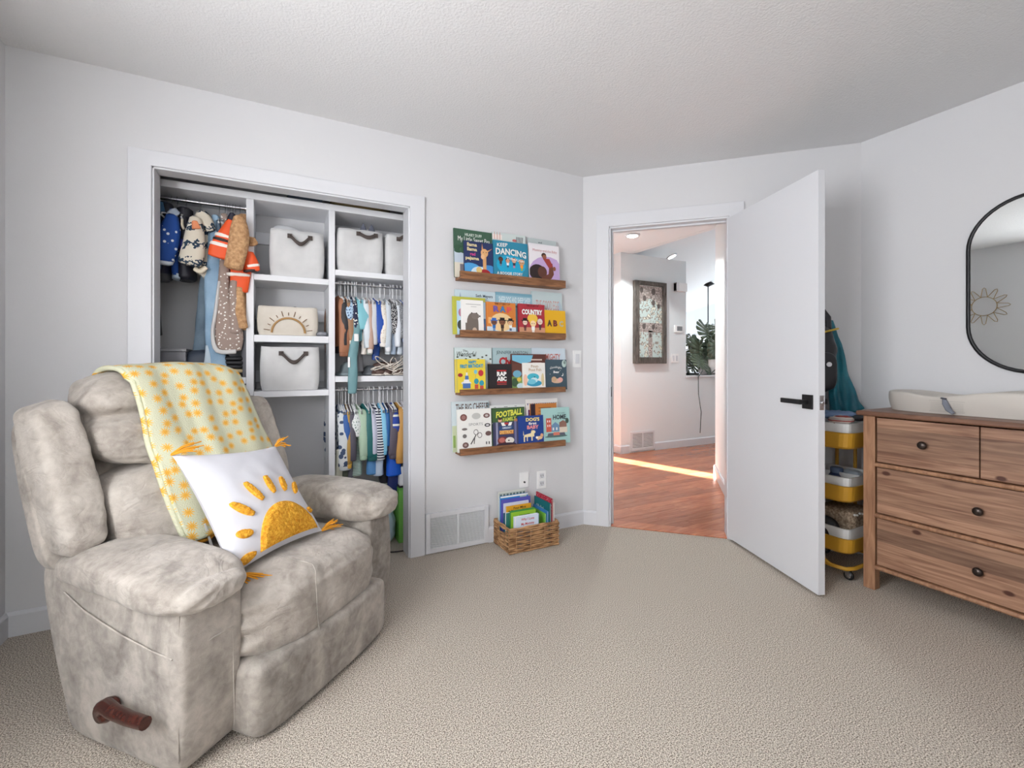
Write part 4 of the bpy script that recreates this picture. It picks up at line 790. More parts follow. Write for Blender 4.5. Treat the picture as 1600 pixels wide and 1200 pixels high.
book(1.000, 1.189, 1, 1.857, False, C(34, 48, 92), [('e', .2, .08, .42, .26, (74, 156, 212)), ('e', .85, .1, .35, .22, (64, 142, 204)), ('e', .52, .05, .3, .2, (206, 226, 238)), ('p', [(.64, .12), (.76, .12), (.76, .62), (.64, .62)], (214, 160, 106)), ('e', .70, .68, .13, .13, (222, 170, 116)), ('e', .64, .56, .07, .08, (230, 184, 136)), ('p', [(.60, .78), (.66, .78), (.62, .98)], (206, 150, 100)), ('p', [(.80, .76), (.83, .72), (.98, .84)], (206, 150, 100)), ('e', .70, .06, .2, .12, (160, 34, 40)), ('e', .5, .14, .1, .1, (224, 192, 120)), ('e', .66, .70, .014, .016, K), ('e', .76, .70, .014, .016, K)], 'navy picture book with cream and pink lettering and long-necked animal on top ledge',
     texts=(('llama', .10, .44, .84, .95, (236, 220, 170), .03), ('llama', .10, .44, .70, .81, (236, 220, 170), .03), ('red', .20, .38, .56, .66, (206, 70, 140), .03), ('pajama', .04, .50, .40, .53, (236, 220, 170), .03)))
book(1.193, 1.437, 1, 1.885, False, C(42, 134, 164), [('e', .5, .35, .42, .28, (24, 164, 204))] + kid(.2, .30, .8, (90, 56, 40), (60, 60, 66), (110, 112, 130), (40, 30, 30)) + kid(.40, .28, .8, (214, 160, 130), (232, 232, 236), (60, 70, 90), (60, 40, 30)) + kid(.58, .28, .9, (224, 176, 150), (52, 60, 80), (220, 130, 160), (90, 50, 30)) + kid(.80, .22, 1.0, (210, 160, 120), (244, 150, 40), (170, 186, 60), (190, 130, 60)), 'teal blue picture book with white lettering over dancing children, middle of top ledge',
     texts=(('KEEP', .10, .40, .82, .92, W_, .015, 0, 0, .006), ('DANCING', .06, .94, .60, .78, W_, .03, 0, .008, -.008), ('THROUGH', .36, .88, .50, .57, W_, .01, 0, 0, -.012), ('A BOOGIE STORY', .08, .82, .06, .14, W_, .02, 0, .0, .004)))
book(1.446, 1.676, 1, 1.897, False, C(236, 232, 236), [('e', .6, .2, .62, .48, (196, 168, 214)), ('r', 0, 0, 1, .2, (196, 168, 214)), ('e', .26, .22, .27, .22, (44, 30, 30)), ('e', .42, .24, .15, .16, (96, 56, 44)), ('p', [(.35, .0), (.72, .08), (.80, .2), (.76, .5), (.66, .5), (.62, .2), (.4, .1)], (112, 64, 48)), ('e', .48, .70, .08, .07, (60, 38, 32)), ('e', .50, .66, .07, .06, (150, 92, 66)), ('p', [(.44, .62), (.66, .62), (.78, .42), (.64, .36)], (160, 60, 56)), ('e', .82, .36, .05, .06, (150, 92, 66))], 'white and lilac picture book with parent lifting baby, right of top ledge',
     texts=(('Mommy and the Baby', .12, .92, .77, .86, (206, 140, 140), .0),))
# row 2
book(.954, 1.220, 2, 1.564, True, C(196, 214, 222), [('p', [(.04, .5), (.12, .95), (.2, .5)], (150, 170, 190)), ('e', .3, .70, .06, .03, (60, 64, 74))], 'pale blue picture book with dark author lettering, left back of second ledge', texts=(('Seth Meyers', .50, .93, .83, .92, (60, 72, 84), .02), ('Not', .78, .90, .62, .73, (40, 80, 130), .03)))
book(1.223, 1.484, 2, 1.568, True, C(150, 190, 206), [('r', 0, .93, 1, 1, (120, 168, 188))], 'sky blue picture book with boxed white capitals, middle back of second ledge', texts=(('SHEEP DOG AND SHEEP SHEEP', .08, .95, .76, .90, (222, 236, 240), .02), ('Barnet Huir Pax', .28, .80, .64, .71, K, .03)))
book(1.485, 1.718, 2, 1.593, True, C(196, 212, 214), [('e', .52, .28, .17, .26, (170, 146, 126)), ('e', .9, .5, .08, .3, (178, 196, 206))], 'grey-blue book with a brown egg shape, right back of second ledge', texts=(('THE GOOD EGG', .12, .88, .58, .80, (206, 146, 136), .0, 0, .0),))
book(.928, 1.140, 2, 1.518, False, C(186, 186, 72), [('r', .12, 0, 1, .88, (176, 206, 224)), ('e', .25, .2, .12, .14, (60, 66, 60)), ('e', .25, .55, .08, .12, (170, 110, 130)), ('e', .3, .38, .07, .05, (92, 120, 90)), ('r', .84, 0, 1, .4, (84, 120, 160)), ('e', .9, .2, .05, .08, (206, 110, 60))], 'olive-spined book peeking out left behind the white bear cover', texts=(('1', .35, .45, .72, .82, K, .02),), t_=.010)
book(.978, 1.121, 2, 1.500, False, C(238, 236, 232), [('e', .50, .30, .26, .30, (112, 102, 94)), ('r', .17, .0, .76, .28, (112, 102, 94)), ('e', .62, .50, .18, .1, (122, 112, 104)), ('e', .46, .59, .03, .025, (90, 82, 76)), ('e', .68, .59, .03, .025, (90, 82, 76)), ('e', .83, .50, .03, .03, (60, 52, 50)), ('e', .58, .06, .1, .08, (196, 172, 150)), ('r', .2, .855, .88, .87, (150, 150, 150)), ('r', .42, .785, .68, .797, (160, 160, 160))], 'white book cover with a standing brown bear on second ledge', t_=.022)
book(1.143, 1.343, 2, 1.497, False, C(214, 128, 54), [('r', 0, 0, 1, .2, (206, 220, 230)), ('r', .05, .3, .2, .5, (236, 180, 110)), ('e', .5, .35, .38, .3, (238, 204, 150))] + kid(.24, .06, 1.25, (110, 70, 50), (40, 110, 180), (60, 120, 180), (36, 80, 150), (48, 104, 190)) + kid(.52, .06, 1.3, (128, 80, 54), (60, 42, 38), (40, 40, 46), (40, 30, 28), K) + kid(.80, .08, 1.2, (236, 186, 140), W_, (40, 70, 120), (40, 36, 40), K), 'orange brick book cover with purple and blue title, centre of second ledge', texts=(('THE STORY OF', .26, .80, .92, .98, K, .01), ('R', .22, .42, .68, .88, (112, 90, 170), .05), ('A', .44, .64, .68, .88, (52, 120, 180), .05), ('P', .68, .86, .66, .86, (222, 84, 84), .05)), t_=.02)
book(1.367, 1.556, 2, 1.499, False, C(176, 48, 60), [('r', 0, 0, 1, .22, (206, 150, 116)), ('e', .52, .52, .2, .16, (240, 196, 70))] + kid(.22, .1, 1.25, (240, 208, 190), (110, 40, 50), K, (60, 40, 36), K) + kid(.53, .02, 1.5, (248, 216, 170), W_, W_, (242, 200, 72)) + kid(.80, .14, 1.2, (240, 214, 196), (90, 60, 60), (50, 50, 60), (214, 214, 210)), 'crimson board book with white blocky title on second ledge', texts=(('THE STORY OF', .28, .76, .91, .97, (60, 20, 26), .01), ('COUNTRY', .10, .90, .64, .82, W_, .05)), t_=.02)
book(1.557, 1.722, 2, 1.469, False, C(232, 178, 30), [('r', 0, 0, 1, .04, (206, 150, 24))], 'mustard yellow square book at right end of second ledge', texts=(('A', .12, .34, .34, .60, (70, 52, 40), .06), ('B', .40, .60, .34, .60, (120, 50, 44), .06), ('C', .68, .88, .34, .58, (190, 186, 160), .06)), t_=.016)
# row 3
leafs = [('e', .08 + .11 * i, .78 + .05 * math.sin(i * 2.1), .03, .018, (60, 66, 60)) for i in range(9)] + [('e', .92, .6, .05, .06, (214, 190, 160)), ('e', .94, .3, .04, .1, (92, 110, 88))]
book(.949, 1.194, 3, 1.215, True, C(206, 220, 220), leafs, 'pale mint book with curly black title and leaves, left back of third ledge', texts=(('The', .22, .34, .90, .95, (70, 80, 76), .0), ('Wonderful', .06, .58, .79, .91, (56, 66, 60), .0, .3)), spine=C(60, 92, 66))
book(1.203, 1.479, 3, 1.217, True, C(170, 194, 198), [('r', .0, .0, .3, .6, (196, 206, 206))], 'blue-grey book with red title half hidden behind brown canyon book', texts=(('JENNIFER ANISTON', .08, .90, .83, .93, (70, 86, 90), .0), ('Cly', .15, .47, .50, .78, (176, 40, 44), .05), ('Saves', .2, .44, .38, .45, (60, 60, 60), .0)))
book(1.482, 1.744, 3, 1.221, True, C(206, 220, 230), [('r', 0, .38, 1, .6, (178, 214, 228)), ('r', .78, .48, .9, .6, (120, 150, 80)), ('e', .5, .5, .03, .03, (40, 120, 160))], 'light blue book with red-brown capitals, right back of third ledge', texts=(('little', .16, .36, .70, .84, (206, 160, 140), .0), ('MIGHTY', .40, .84, .70, .86, (196, 110, 96), .02)))
book(.944, 1.134, 3, 1.144, False, C(232, 206, 60), [('r', 0, 0, .06, 1, (206, 190, 90)), ('e', .34, .25, .17, .06, (214, 214, 220)), ('r', .22, .08, .48, .24, (70, 110, 170)), ('r', .26, .24, .44, .36, (226, 226, 226)), ('r', .30, .36, .42, .48, (70, 110, 170)), ('r', .33, .48, .39, .58, (226, 226, 226)), ('r', .355, .58, .365, .66, (190, 50, 50)), ('e', .66, .60, .06, .07, (120, 190, 206)), ('e', .84, .56, .09, .1, (196, 50, 60)), ('r', .655, .4, .663, .53, (120, 120, 120)), ('e', .68, .3, .08, .09, (48, 150, 170)), ('e', .86, .24, .08, .09, (48, 150, 170)), ('r', .62, .06, .74, .2, (200, 80, 60)), ('r', .80, .04, .92, .16, (200, 80, 60)), ('e', .14, .5, .08, .06, (150, 40, 46))], 'bright yellow birthday book with tiered cake and balloons on third ledge', texts=(('HAPPY', .42, .70, .86, .96, (30, 150, 190), .04), ('FIRST BIRTHDAY!', .14, .92, .71, .83, (30, 150, 190), .04, 0, 0, .005)), t_=.02)
book(1.159, 1.316, 3, 1.116, False, C(36, 30, 32), [('r', .34, .715, .76, .765, (190, 40, 46)), ('r', .34, .28, .76, .325, (190, 40, 46)), ('r', .34, .2, .76, .25, (150, 60, 60))], 'black square board book with white title between red bars', texts=(('RAP', .34, .76, .53, .70, W_, .05), ('ABC', .34, .76, .34, .51, W_, .05)), t_=.018)
book(1.318, 1.572, 3, 1.179, False, C(94, 50, 42), [('p', [(.02, .97), (.62, .97), (.55, .78), (.3, .72), (.02, .82)], (122, 190, 216)), ('p', [(.02, .72), (.3, .72), (.5, .6), (.4, .4), (.02, .35)], (104, 62, 50)), ('r', 0, 0, .4, .36, (120, 150, 80)), ('e', .15, .44, .12, .1, (112, 170, 196)), ('e', .08, .2, .09, .12, (60, 90, 60)), ('e', .25, .1, .12, .08, (196, 220, 226)), ('e', .2, .28, .06, .06, (226, 190, 80)), ('r', .56, .82, .88, .86, (216, 196, 180)), ('r', .60, .70, .86, .76, (216, 196, 180))], 'brown canyon picture book with sky blue river scene behind fish cover', t_=.014)
book(1.392, 1.561, 3, 1.123, False, C(240, 238, 232), [('r', 0, 0, 1, .06, (232, 206, 140)), ('e', .5, .22, .34, .12, (60, 160, 196)), ('e', .46, .46, .26, .14, (70, 180, 200)), ('e', .5, .34, .16, .1, (206, 232, 238)), ('e', .40, .28, .18, .1, (120, 200, 220)), ('e', .12, .35, .09, .22, (240, 196, 170)), ('e', .88, .35, .07, .25, (222, 206, 160)), ('e', .52, .46, .03, .02, (30, 60, 80))], 'white board book with turquoise fish and tan lettering on third ledge', texts=(('Pout-', .38, .72, .82, .92, (176, 134, 80), .0), ('Pout Fish', .28, .82, .68, .79, (176, 134, 80), .0)), t_=.018)
book(1.566, 1.731, 3, 1.144, False, C(62, 84, 96), [('e', .52, .26, .26, .08, (214, 178, 150)), ('e', .38, .32, .12, .09, (196, 164, 130)), ('e', .68, .30, .12, .08, (226, 170, 160)), ('e', .78, .48, .05, .06, W_), ('e', .76, .50, .045, .055, (62, 84, 96)), ('e', .88, .86, .11, .13, (186, 206, 200)), ('e', .9, .9, .05, .06, (120, 140, 136)), ('e', .2, .5, .012, .012, W_), ('e', .68, .62, .012, .012, W_)], 'slate blue board book with sleeping puppy and moon, right of third ledge', texts=(('Goodnight', .20, .76, .64, .74, W_, .0, .2, .008), ('Bear', .36, .64, .53, .61, W_, .03)), t_=.016)
# row 4
book(.934, 1.176, 4, .889, True, C(206, 218, 222), [('r', 0, 0, .15, .5, (196, 206, 170)), ('r', .02, .05, .08, .3, (140, 170, 90)), ('e', .97, .9, .04, .06, (120, 140, 146))], 'pale grey book with hand-drawn brown capitals, back left of lowest ledge', texts=(('THE BIG', .10, .52, .78, .95, (92, 70, 62), .01), ('CHEESE', .56, .97, .80, .96, (92, 70, 62), .01)))
book(1.180, 1.432, 4, .856, True, C(232, 234, 232), [('r', .12, .95, .18, .96, K), ('r', .4, .95, .5, .96, K), ('r', .7, .96, .76, .97, K)], 'white book barely showing above the green football cover')
bun = [('r', .02, .90, .99, .905, (120, 120, 120))] + [('p', [(.04 + i * .068, .90), (.08 + i * .068, .90), (.06 + i * .068, .85)], ((90, 80, 140), (190, 160, 90), (200, 110, 110), (80, 130, 130))[i % 4]) for i in range(14)]
book(1.439, 1.681, 4, .886, True, C(240, 238, 236), bun, 'white book with a row of tiny bunting flags, back right of lowest ledge', texts=(('B', .06, .20, .58, .76, (110, 40, 100), .05), ('H', .09, .18, .50, .57, (110, 40, 100), .03)))
sp = [('e', .18, .80, .10, .085, (120, 76, 70)), ('e', .18, .80, .06, .05, (160, 116, 110)), ('e', .55, .82, .13, .08, (196, 196, 192)), ('e', .86, .82, .10, .06, (120, 88, 84)), ('e', .86, .82, .05, .03, (200, 190, 186)), ('e', .88, .58, .09, .045, (60, 60, 62)), ('e', .88, .58, .05, .02, (230, 230, 230)), ('e', .2, .51, .08, .03, (120, 112, 108)), ('e', .2, .34, .06, .05, (110, 106, 104)), ('e', .9, .37, .09, .06, (110, 84, 80)), ('e', .22, .12, .09, .07, (110, 84, 80)), ('e', .22, .12, .04, .03, (170, 150, 146)), ('e', .53, .42, .07, .07, (80, 76, 74)), ('e', .53, .42, .055, .055, (236, 234, 230)), ('e', .64, .34, .07, .07, (80, 76, 74)), ('e', .64, .34, .055, .055, (236, 234, 230)), ('p', [(.36, .14), (.38, .12), (.54, .34), (.52, .36)], (80, 76, 74)), ('p', [(.46, .14), (.48, .13), (.50, .3), (.48, .3)], (80, 76, 74))]
book(.957, 1.178, 4, .844, False, C(236, 235, 230), sp, 'white cover with rows of small sports balls and racquets, lowest ledge', texts=(('SPORTS', .32, .74, .585, .65, (150, 150, 150), .0), ('11', .82, .93, .10, .17, K, .03)), t_=.014)
book(1.184, 1.415, 4, .842, False, C(52, 78, 46), [('r', .02, .62, .98, .98, (60, 94, 52)), ('e', .24, .68, .06, .06, (222, 176, 140)), ('e', .24, .72, .06, .03, (70, 40, 30)), ('e', .72, .66, .06, .05, (180, 120, 90)), ('r', 0, .60, 1, .62, (196, 200, 180))], 'green book with slanted yellow-green title on lowest ledge', texts=(('FOOTBALL', .12, .92, .74, .90, (226, 226, 90), .04, .1, 0, .016), ('FAMILY', .32, .74, .63, .73, (206, 214, 80), .03, .1, 0, .010)), t_=.010)
book(1.188, 1.361, 4, .754, False, C(58, 60, 92), [('r', .1, 0, .18, 1, (150, 152, 180)), ('r', .84, 0, .93, 1, (110, 112, 150)), ('p', [(.3, .98), (.44, .98), (.5, .84), (.36, .82)], W_), ('p', [(.58, .84), (.64, .98), (.76, .98), (.7, .82)], W_), ('r', .44, .9, .6, .97, (190, 60, 60)), ('r', .22, .5, .80, .84, (40, 70, 120)), ('r', .24, .50, .8, .66, (196, 120, 60)), ('e', .35, .26, .2, .16, (120, 50, 50)), ('e', .33, .27, .12, .1, (190, 110, 100)), ('e', .64, .24, .18, .13, (226, 222, 214)), ('e', .6, .24, .03, .03, K), ('e', .5, .08, .4, .08, (60, 42, 56))], 'dark blue suit-jacket cover with orange lettering, before the football book', texts=(('AMBERRY', .34, .72, .72, .80, (206, 222, 236), .02), ('DISTRICT', .24, .80, .52, .66, (236, 190, 110), .04)), t_=.02)
book(1.460, 1.658, 4, .857, False, C(196, 124, 58), [('r', 0, 0, .18, 1, (44, 26, 40)), ('r', .3, .88, .78, .90, (130, 76, 36)), ('r', .3, .80, .66, .815, (130, 76, 36)), ('r', .28, .72, .85, .735, (130, 76, 36))], 'orange-brown book with dark spine band on lowest ledge', t_=.010)
book(1.361, 1.547, 4, .784, False, C(24, 62, 140), [('p', [(.20, .26), (.62, .26), (.62, .36), (.56, .40), (.24, .34)], (238, 222, 178)), ('r', .20, .10, .25, .28, (238, 222, 178)), ('r', .32, .12, .36, .28, (238, 222, 178)), ('r', .50, .12, .55, .28, (238, 222, 178)), ('e', .58, .42, .09, .06, (238, 222, 178)), ('p', [(.50, .46), (.56, .44), (.54, .52)], (196, 170, 120)), ('p', [(.18, .32), (.22, .32), (.19, .5)], (238, 222, 178)), ('e', .82, .20, .13, .06, (232, 196, 150)), ('e', .92, .28, .06, .07, (222, 170, 130)), ('r', .74, .12, .80, .18, (232, 196, 150)), ('e', .72, .22, .05, .04, (244, 240, 230))], 'royal blue board book with cream dog and crawling baby, lowest ledge', texts=(("DOG'S", .30, .84, .80, .93, (246, 226, 140), .04), ('first', .40, .72, .68, .77, W_, .03), ('BABY', .34, .80, .53, .66, (238, 150, 150), .04)), t_=.02)
town = [('r', .16, .30, .34, .70, (206, 92, 74)), ('r', .20, .58, .23, .64, W_), ('r', .27, .58, .30, .64, W_), ('r', .20, .45, .23, .51, W_), ('r', .27, .45, .30, .51, W_), ('p', [(.34, .3), (.62, .3), (.62, .48), (.48, .58), (.34, .48)], (110, 146, 180)), ('r', .38, .34, .43, .42, W_), ('r', .50, .34, .55, .42, W_), ('p', [(.62, .42), (.88, .42), (.88, .56), (.75, .62), (.62, .56)], (150, 110, 96)), ('p', [(.62, .26), (.90, .26), (.90, .42), (.62, .42)], (226, 214, 196)), ('e', .9, .6, .06, .08, (70, 90, 80)), ('p', [(.18, .16), (.84, .16), (.80, .26), (.22, .26)], (92, 96, 110)), ('r', .4, .14, .62, .28, (222, 130, 110)), ('e', .5, .16, .4, .03, (80, 110, 106))]
book(1.536, 1.757, 4, .826, False, C(168, 208, 204), town, 'mint green picture book with a little town drawing, right of lowest ledge', texts=(('AROUND', .56, .82, .82, .85, (90, 110, 110), .0), ('HOME', .40, .86, .65, .79, (50, 60, 66), .03)), t_=.014)

# ================================================================== WOVEN BASKET OF BOOKS
GRASS = mat('dried_water_hyacinth', (120, 82, 50), .8, col2=(198, 156, 112), vscale=38, bump=.6, bscale=120, bdist=.004, stretch=(.35, .35, 2.2))
bx0, bx1, by0, by1, bh = 1.207, 1.558, 2.372, 2.604, .152
bk = thing('wicker_basket', 'brown woven rectangular basket of books on carpet under the outlets', 'basket', (bx0, by0, 0))
BW, BD = bx1 - bx0, by1 - by0
def rrect(ins, z, k, amp, n=96, notch=False):
    pts = []; per = 2 * (BW + BD)
    for i in range(n):
        s_ = i / n * per; ph = s_ / .052 * PI + k * PI; o = ins - amp * math.sin(ph)
        if s_ < BW: p = (s_, 0, 0, 1)
        elif s_ < BW + BD: p = (BW, s_ - BW, -1, 0)
        elif s_ < 2 * BW + BD: p = (BW - (s_ - BW - BD), BD, 0, -1)
        else: p = (0, BD - (s_ - 2 * BW - BD), 1, 0)
        x = min(max(p[0] + p[2] * o, ins * .7), BW - ins * .7); y_ = min(max(p[1] + p[3] * o, ins * .7), BD - ins * .7)
        pts.append((x, y_, z + .0012 * math.sin(ph * .5 + k)))
    return pts
NR = 11; st = (bh - .016) / NR
for k in range(NR):
    z = .009 + k * st
    path = rrect(.010, z, k % 2, .0042)
    mm = M()
    if k in (8, 9):     # grip opening in both short ends
        gy0, gy1 = BD * .28, BD * .72
        seg = [[], []]
        for p in path:
            if gy0 < p[1] < gy1: continue
            seg[0 if p[1] <= gy0 else 1].append(p)
        f = sorted(seg[0], key=lambda p: math.atan2(p[1] - gy0 - 1e-3, p[0] - BW / 2)); bb = sorted(seg[1], key=lambda p: math.atan2(p[1] - gy1 + 1e-3, p[0] - BW / 2))
        mm.tube(f, .0072, GRASS, 6, flat=.8); mm.tube(bb, .0072, GRASS, 6, flat=.8)
    else: mm.tube(path, .0075, GRASS, 6, True, .85)
    mm.build('woven_strand', bk)
for k in range(2):
    mm = M(); mm.tube(rrect(.010, bh - .012 + k * .006, k, .005), .006, GRASS, 6, True); mm.build('braided_rim', bk)
for i in range(12):
    s_ = (i + .5) / 12 * 2 * (BW + BD)
    p = rrect(.004, .0, 0, 0, 240)[int(s_ / (2 * (BW + BD)) * 240)]
    mm = M(); mm.tube([(p[0], p[1], .004), (p[0], p[1], bh - .01)], .0024, C(186, 146, 104), 6); mm.build('stake', bk)
mm = M(); mm.box(.008, BW - .008, .008, BD - .008, .003, .008, GRASS); mm.build('basket_base', bk)
def bbook(x0, x1, y_, ztop, cov, label, art=(), texts=(), t_=.009, rz=0., lean=-.04, **kw):
    return book(0, 0, 0, 0, 0, C(*cov), list(art), label, t_, loc=(x0, y_, .010), rz=rz, lean=lean, group='books standing in the woven basket', w_=x1 - x0, h=ztop - .010, texts=texts, **kw)
yb = by1 - .024
bbook(1.232, 1.425, yb, .318, (214, 216, 210), 'pale book with small grey capitals, rearmost in the basket', [('r', .02, .88, .98, .97, (186, 196, 190))] + [('r', .05 + i * .12, .9, .13 + i * .12, .95, (92, 110, 110)) for i in range(8)], lean=0)
bbook(1.240, 1.435, yb - .013, .292, (40, 136, 206), 'sky blue book behind the violet one in the basket', [('r', .7, .86, .95, .98, (176, 206, 196)), ('r', 0, .965, 1, 1, W_)], lean=0)
bbook(1.240, 1.445, yb - .027, .274, (92, 90, 182), 'violet blue book in the middle of the basket', (), lean=0)
bbook(1.250, 1.425, yb - .040, .254, (214, 218, 236), 'white-lilac book directly before the violet one', [('r', .5, .88, .56, .92, (80, 60, 120))], lean=0)
bbook(1.262, 1.435, yb - .054, .238, (232, 170, 40), 'amber yellow book with black lettering in the basket', (), (('Four Mice', .28, .78, .905, .965, K, .02), ('A Dinosaur Helper', .06, .96, .83, .89, K, .03)), lean=0)
bbook(1.236, 1.43, yb - .068, .205, (36, 92, 120), 'dark teal book showing a thin edge in the basket', (), lean=0)
bbook(1.240, 1.39, yb - .088, .212, (236, 238, 236), 'white book with grey-green corner in the basket', [('r', 0, 0, .3, 1, (60, 130, 120))], lean=0)
bbook(1.262, 1.430, yb - .103, .224, (72, 150, 76), 'leaf green thin book behind the lime one', (), lean=0)
bbook(1.262, 1.430, yb - .120, .218, (158, 206, 60), 'lime green book behind the front white cover', [('r', .3, .88, .75, .91, (90, 120, 40))], lean=0)
bbook(1.258, 1.424, yb - .160, .207, (214, 226, 240), 'pale blue-white front book with coral lettering in the basket', [('r', 0, 0, .035, 1, (240, 240, 240)), ('r', .965, 0, 1, 1, (150, 170, 196))], (('Why I Love', .26, .80, .84, .94, (196, 70, 90), .02), ('My Mommy', .26, .80, .70, .80, (214, 80, 80), .02)), t_=.018, lean=0)
# books standing crosswise on the right, covers facing left
def cross(x, y0, y1, ztop, cov, label, art=(), texts=(), t_=.008): return book(0, 0, 0, 0, 0, C(*cov), list(art), label, t_, loc=(x, y1, .010), rz=-PI / 2, lean=0, group='books standing in the woven basket', w_=y1 - y0, h=ztop - .010, texts=texts)
cross(1.535, 2.40, 2.585, .262, (206, 210, 206), 'pale grey-green book at far right of the basket')
cross(1.523, 2.40, 2.592, .282, (176, 30, 58), 'crimson book with white dots at right of the basket', [('r', 0, .72, 1, 1, DOT('crimson_white_dots', (176, 30, 58), (240, 200, 206), 110, .25))])
cross(1.510, 2.40, 2.592, .256, (18, 106, 112), 'deep teal book with white script at right of the basket', (), (('A Bike Book', .12, .62, .74, .84, W_, .0),))
cross(1.498, 2.41, 2.585, .206, (60, 126, 190), 'blue book left of the teal one in the basket')
cross(1.486, 2.42, 2.580, .19, (120, 190, 70), 'green-edged thin book left of the blue one in the basket')
# ================================================================== THE ARMCHAIR
CO = Vector((.09, 1.795, 0)); CANG = R(43)
ch = thing('recliner_armchair', 'taupe suede recliner armchair with rolled arms standing before the closet', 'armchair', tuple(CO), CANG)
# local axes: x = along the seat front (near arm negative), y = backwards, z = up
def sm(a, b, x): t = min(max((x - a) / (b - a), 0), 1); return t * t * (3 - 2 * t)
def softpart(name, c, h, p, n, fn, mt, wr=(.006, (6, 6, 6)), seed=0, ridge=False, sub=1):
    mm = M(); mm.soft(c, h, mt, p, n, fn); o = mm.build(name, ch, sub=sub); wrinkle(o, wr[0], wr[1], seed, 2, ridge); return o
for s_, nm in ((-1, 'near'), (1, 'far')):
    cx = -.348 if s_ < 0 else .405; hw = .098 if s_ < 0 else .082
    def base(p, u, s_=s_):
        z = p.z + .262
        lean = .15 * sm(0, .6, z) * sm(-.1, .3, p.y)      # the rear edge leans back
        bulge = s_ * .012 * math.sin(PI * min(max(z / .55, 0), 1))
        return (p.x + bulge, p.y + lean - .015 * math.sin(PI * min(max(z / .55, 0), 1)) * sm(0, -.25, p.y), p.z)
    softpart('arm_base', (cx, .235, .262), (hw, .25, .255), 12, 16, base, SUEDE2, (.004, (4, 4, 4)), 3 + s_)
    def pad(p, u, s_=s_):
        y = p.y; f = sm(.05, -.36, y)                      # 0 at rear .. 1 at front
        z = p.z * (1 - .04 * f) - .012 * f * f + .006 * sm(-.3, .1, y) * sm(.33, .1, y)
        z -= .02 * sm(.15, .36, y)
        x = p.x * (1 + .16 * f) 
        # gathered front: the roll ends in a tucked seam
        tuck = math.exp(-((y + .272 + .2 * abs(p.x)) / .010) ** 2) * .008 * (1 if u.z > -.6 else 0)
        z -= tuck * (1 if p.z > 0 else -.4); x -= tuck * .8 * (1 if u.x > 0 else -1)
        return (x + (s_ * .018 * f), y, z)
    o = softpart('arm_pad', (cx + s_ * .0, .265, .496 if s_ < 0 else .508), (.124 if s_ < 0 else .120, .335, .056 if s_ < 0 else .074), 3.4, 26, pad, SUEDE, (.007, (7, 5, 7)), 11 * s_)
    # gathers at the front of the roll
    for v in o.data.vertices:
        c = v.co; g = sm(.10, -.02, c.y)
        a = math.atan2(c.z - .52, c.x - cx)
        c += v.normal * g * .0030 * math.sin(a * 15 + 3.0 * noise.noise(c * 9)) * (.4 + abs(noise.noise(c * 14)))
# seat cushion with rolled front
def seat(p, u):
    f = sm(.0, -.34, p.y)
    z = p.z; y = p.y
    if u.z < 0: z = z * (0.25 + .75 * f)
    z += -.010 * (1 - f) + .008 * math.sin(PI * (p.x / .6 + .5))
    seam = math.exp(-((p.x + .075 - .03 * f) / .010) ** 2) * .007 * f
    y -= .020 * f * math.cos(p.x / .33 * PI / 2) * (1 if z < .08 else .6)
    side = sm(.24, .33, abs(p.x)); g = side * f * .006 * math.sin(z * 95 + y * 20)
    return (p.x + g * (1 if p.x > 0 else -1), y + seam, z - seam)
softpart('seat_cushion', (.030, .262, .312), (.325, .362, .140), 4.6, 30, seat, SUEDE, (.006, (6, 6, 6)), 21)
mm = M()
mm.tube([(-.055 - .02 * math.sin(k / 14 * PI), -.122 + .0 * k + (.30 * sm(6, 14, k)), .215 + .238 * sm(0, 7.5, k)) for k in range(15)], .0022, SUEDE2, 6)
mm.build('seat_seam', ch)
def foot(p, u):
    f = sm(.1, -.08, p.y); return (p.x, p.y + .004 * sm(.11, -.11, p.z) * f - .020 * f * math.cos(p.x / .33 * PI / 2), p.z)
softpart('footrest_panel', (.03, -.012, .118), (.318, .100, .112), 10, 22, foot, SUEDE2, (.005, (4, 4, 4)), 33)
mm = M(); mm.soft((.02, .30, .13), (.30, .24, .09), SUEDE2, 8, 10); mm.build('seat_frame', ch)
# the back: near and far wings, headrest, middle and lower cushions
def leaner(k=.42, z0=.5):
    return lambda z: k * (z - z0)
LN = leaner()
def wing(s_):
    def fn(p, u):
        z = p.z + .765
        y = p.y + LN(z); x = p.x * (1 - .05 * sm(.0, -.22, p.z))
        return (x, y, p.z + .010 * math.sin(p.x * 30))
    return fn
for s_ in (-1, 1):
    o = softpart('back_wing', (-.402 if s_ < 0 else .335, .478, .765), (.064 if s_ < 0 else .058, .080, .224 if s_ < 0 else .195), 5.5, 22, wing(s_), SUEDE, (.006, (6, 6, 9)), 41 + s_)
    for v in o.data.vertices:
        c = v.co; e = sm(.035, .06, abs(c.x - (-.402 if s_ < 0 else .335))); c += v.normal * e * .0022 * math.sin(c.z * 120 + 2 * noise.noise(c * 12))
def notch(x, z, zc, wdt, depth, xl, xr): return depth * math.exp(-((z - zc) / wdt) ** 2) * sm(xl, xr, x)
def headf(p, u):
    z = p.z + .918; x = p.x * (1 - .06 * sm(.05, .17, p.z))
    n_ = notch(x, z, .935 + .03 * (x + .3), .022, .045, -.02, -.26) + notch(x, z, .935, .025, .018, .40, .0) * .6
    pinch = .020 * math.exp(-((z - .935) / .03) ** 2) * sm(-.2, -.33, x)
    return (x + pinch, p.y + LN(z) + .015 * sm(.08, .17, p.z) + (n_ if u.y < 0 else 0), p.z + .010 * math.sin(PI * (p.x / .7 + .5)) * sm(0, .16, p.z))
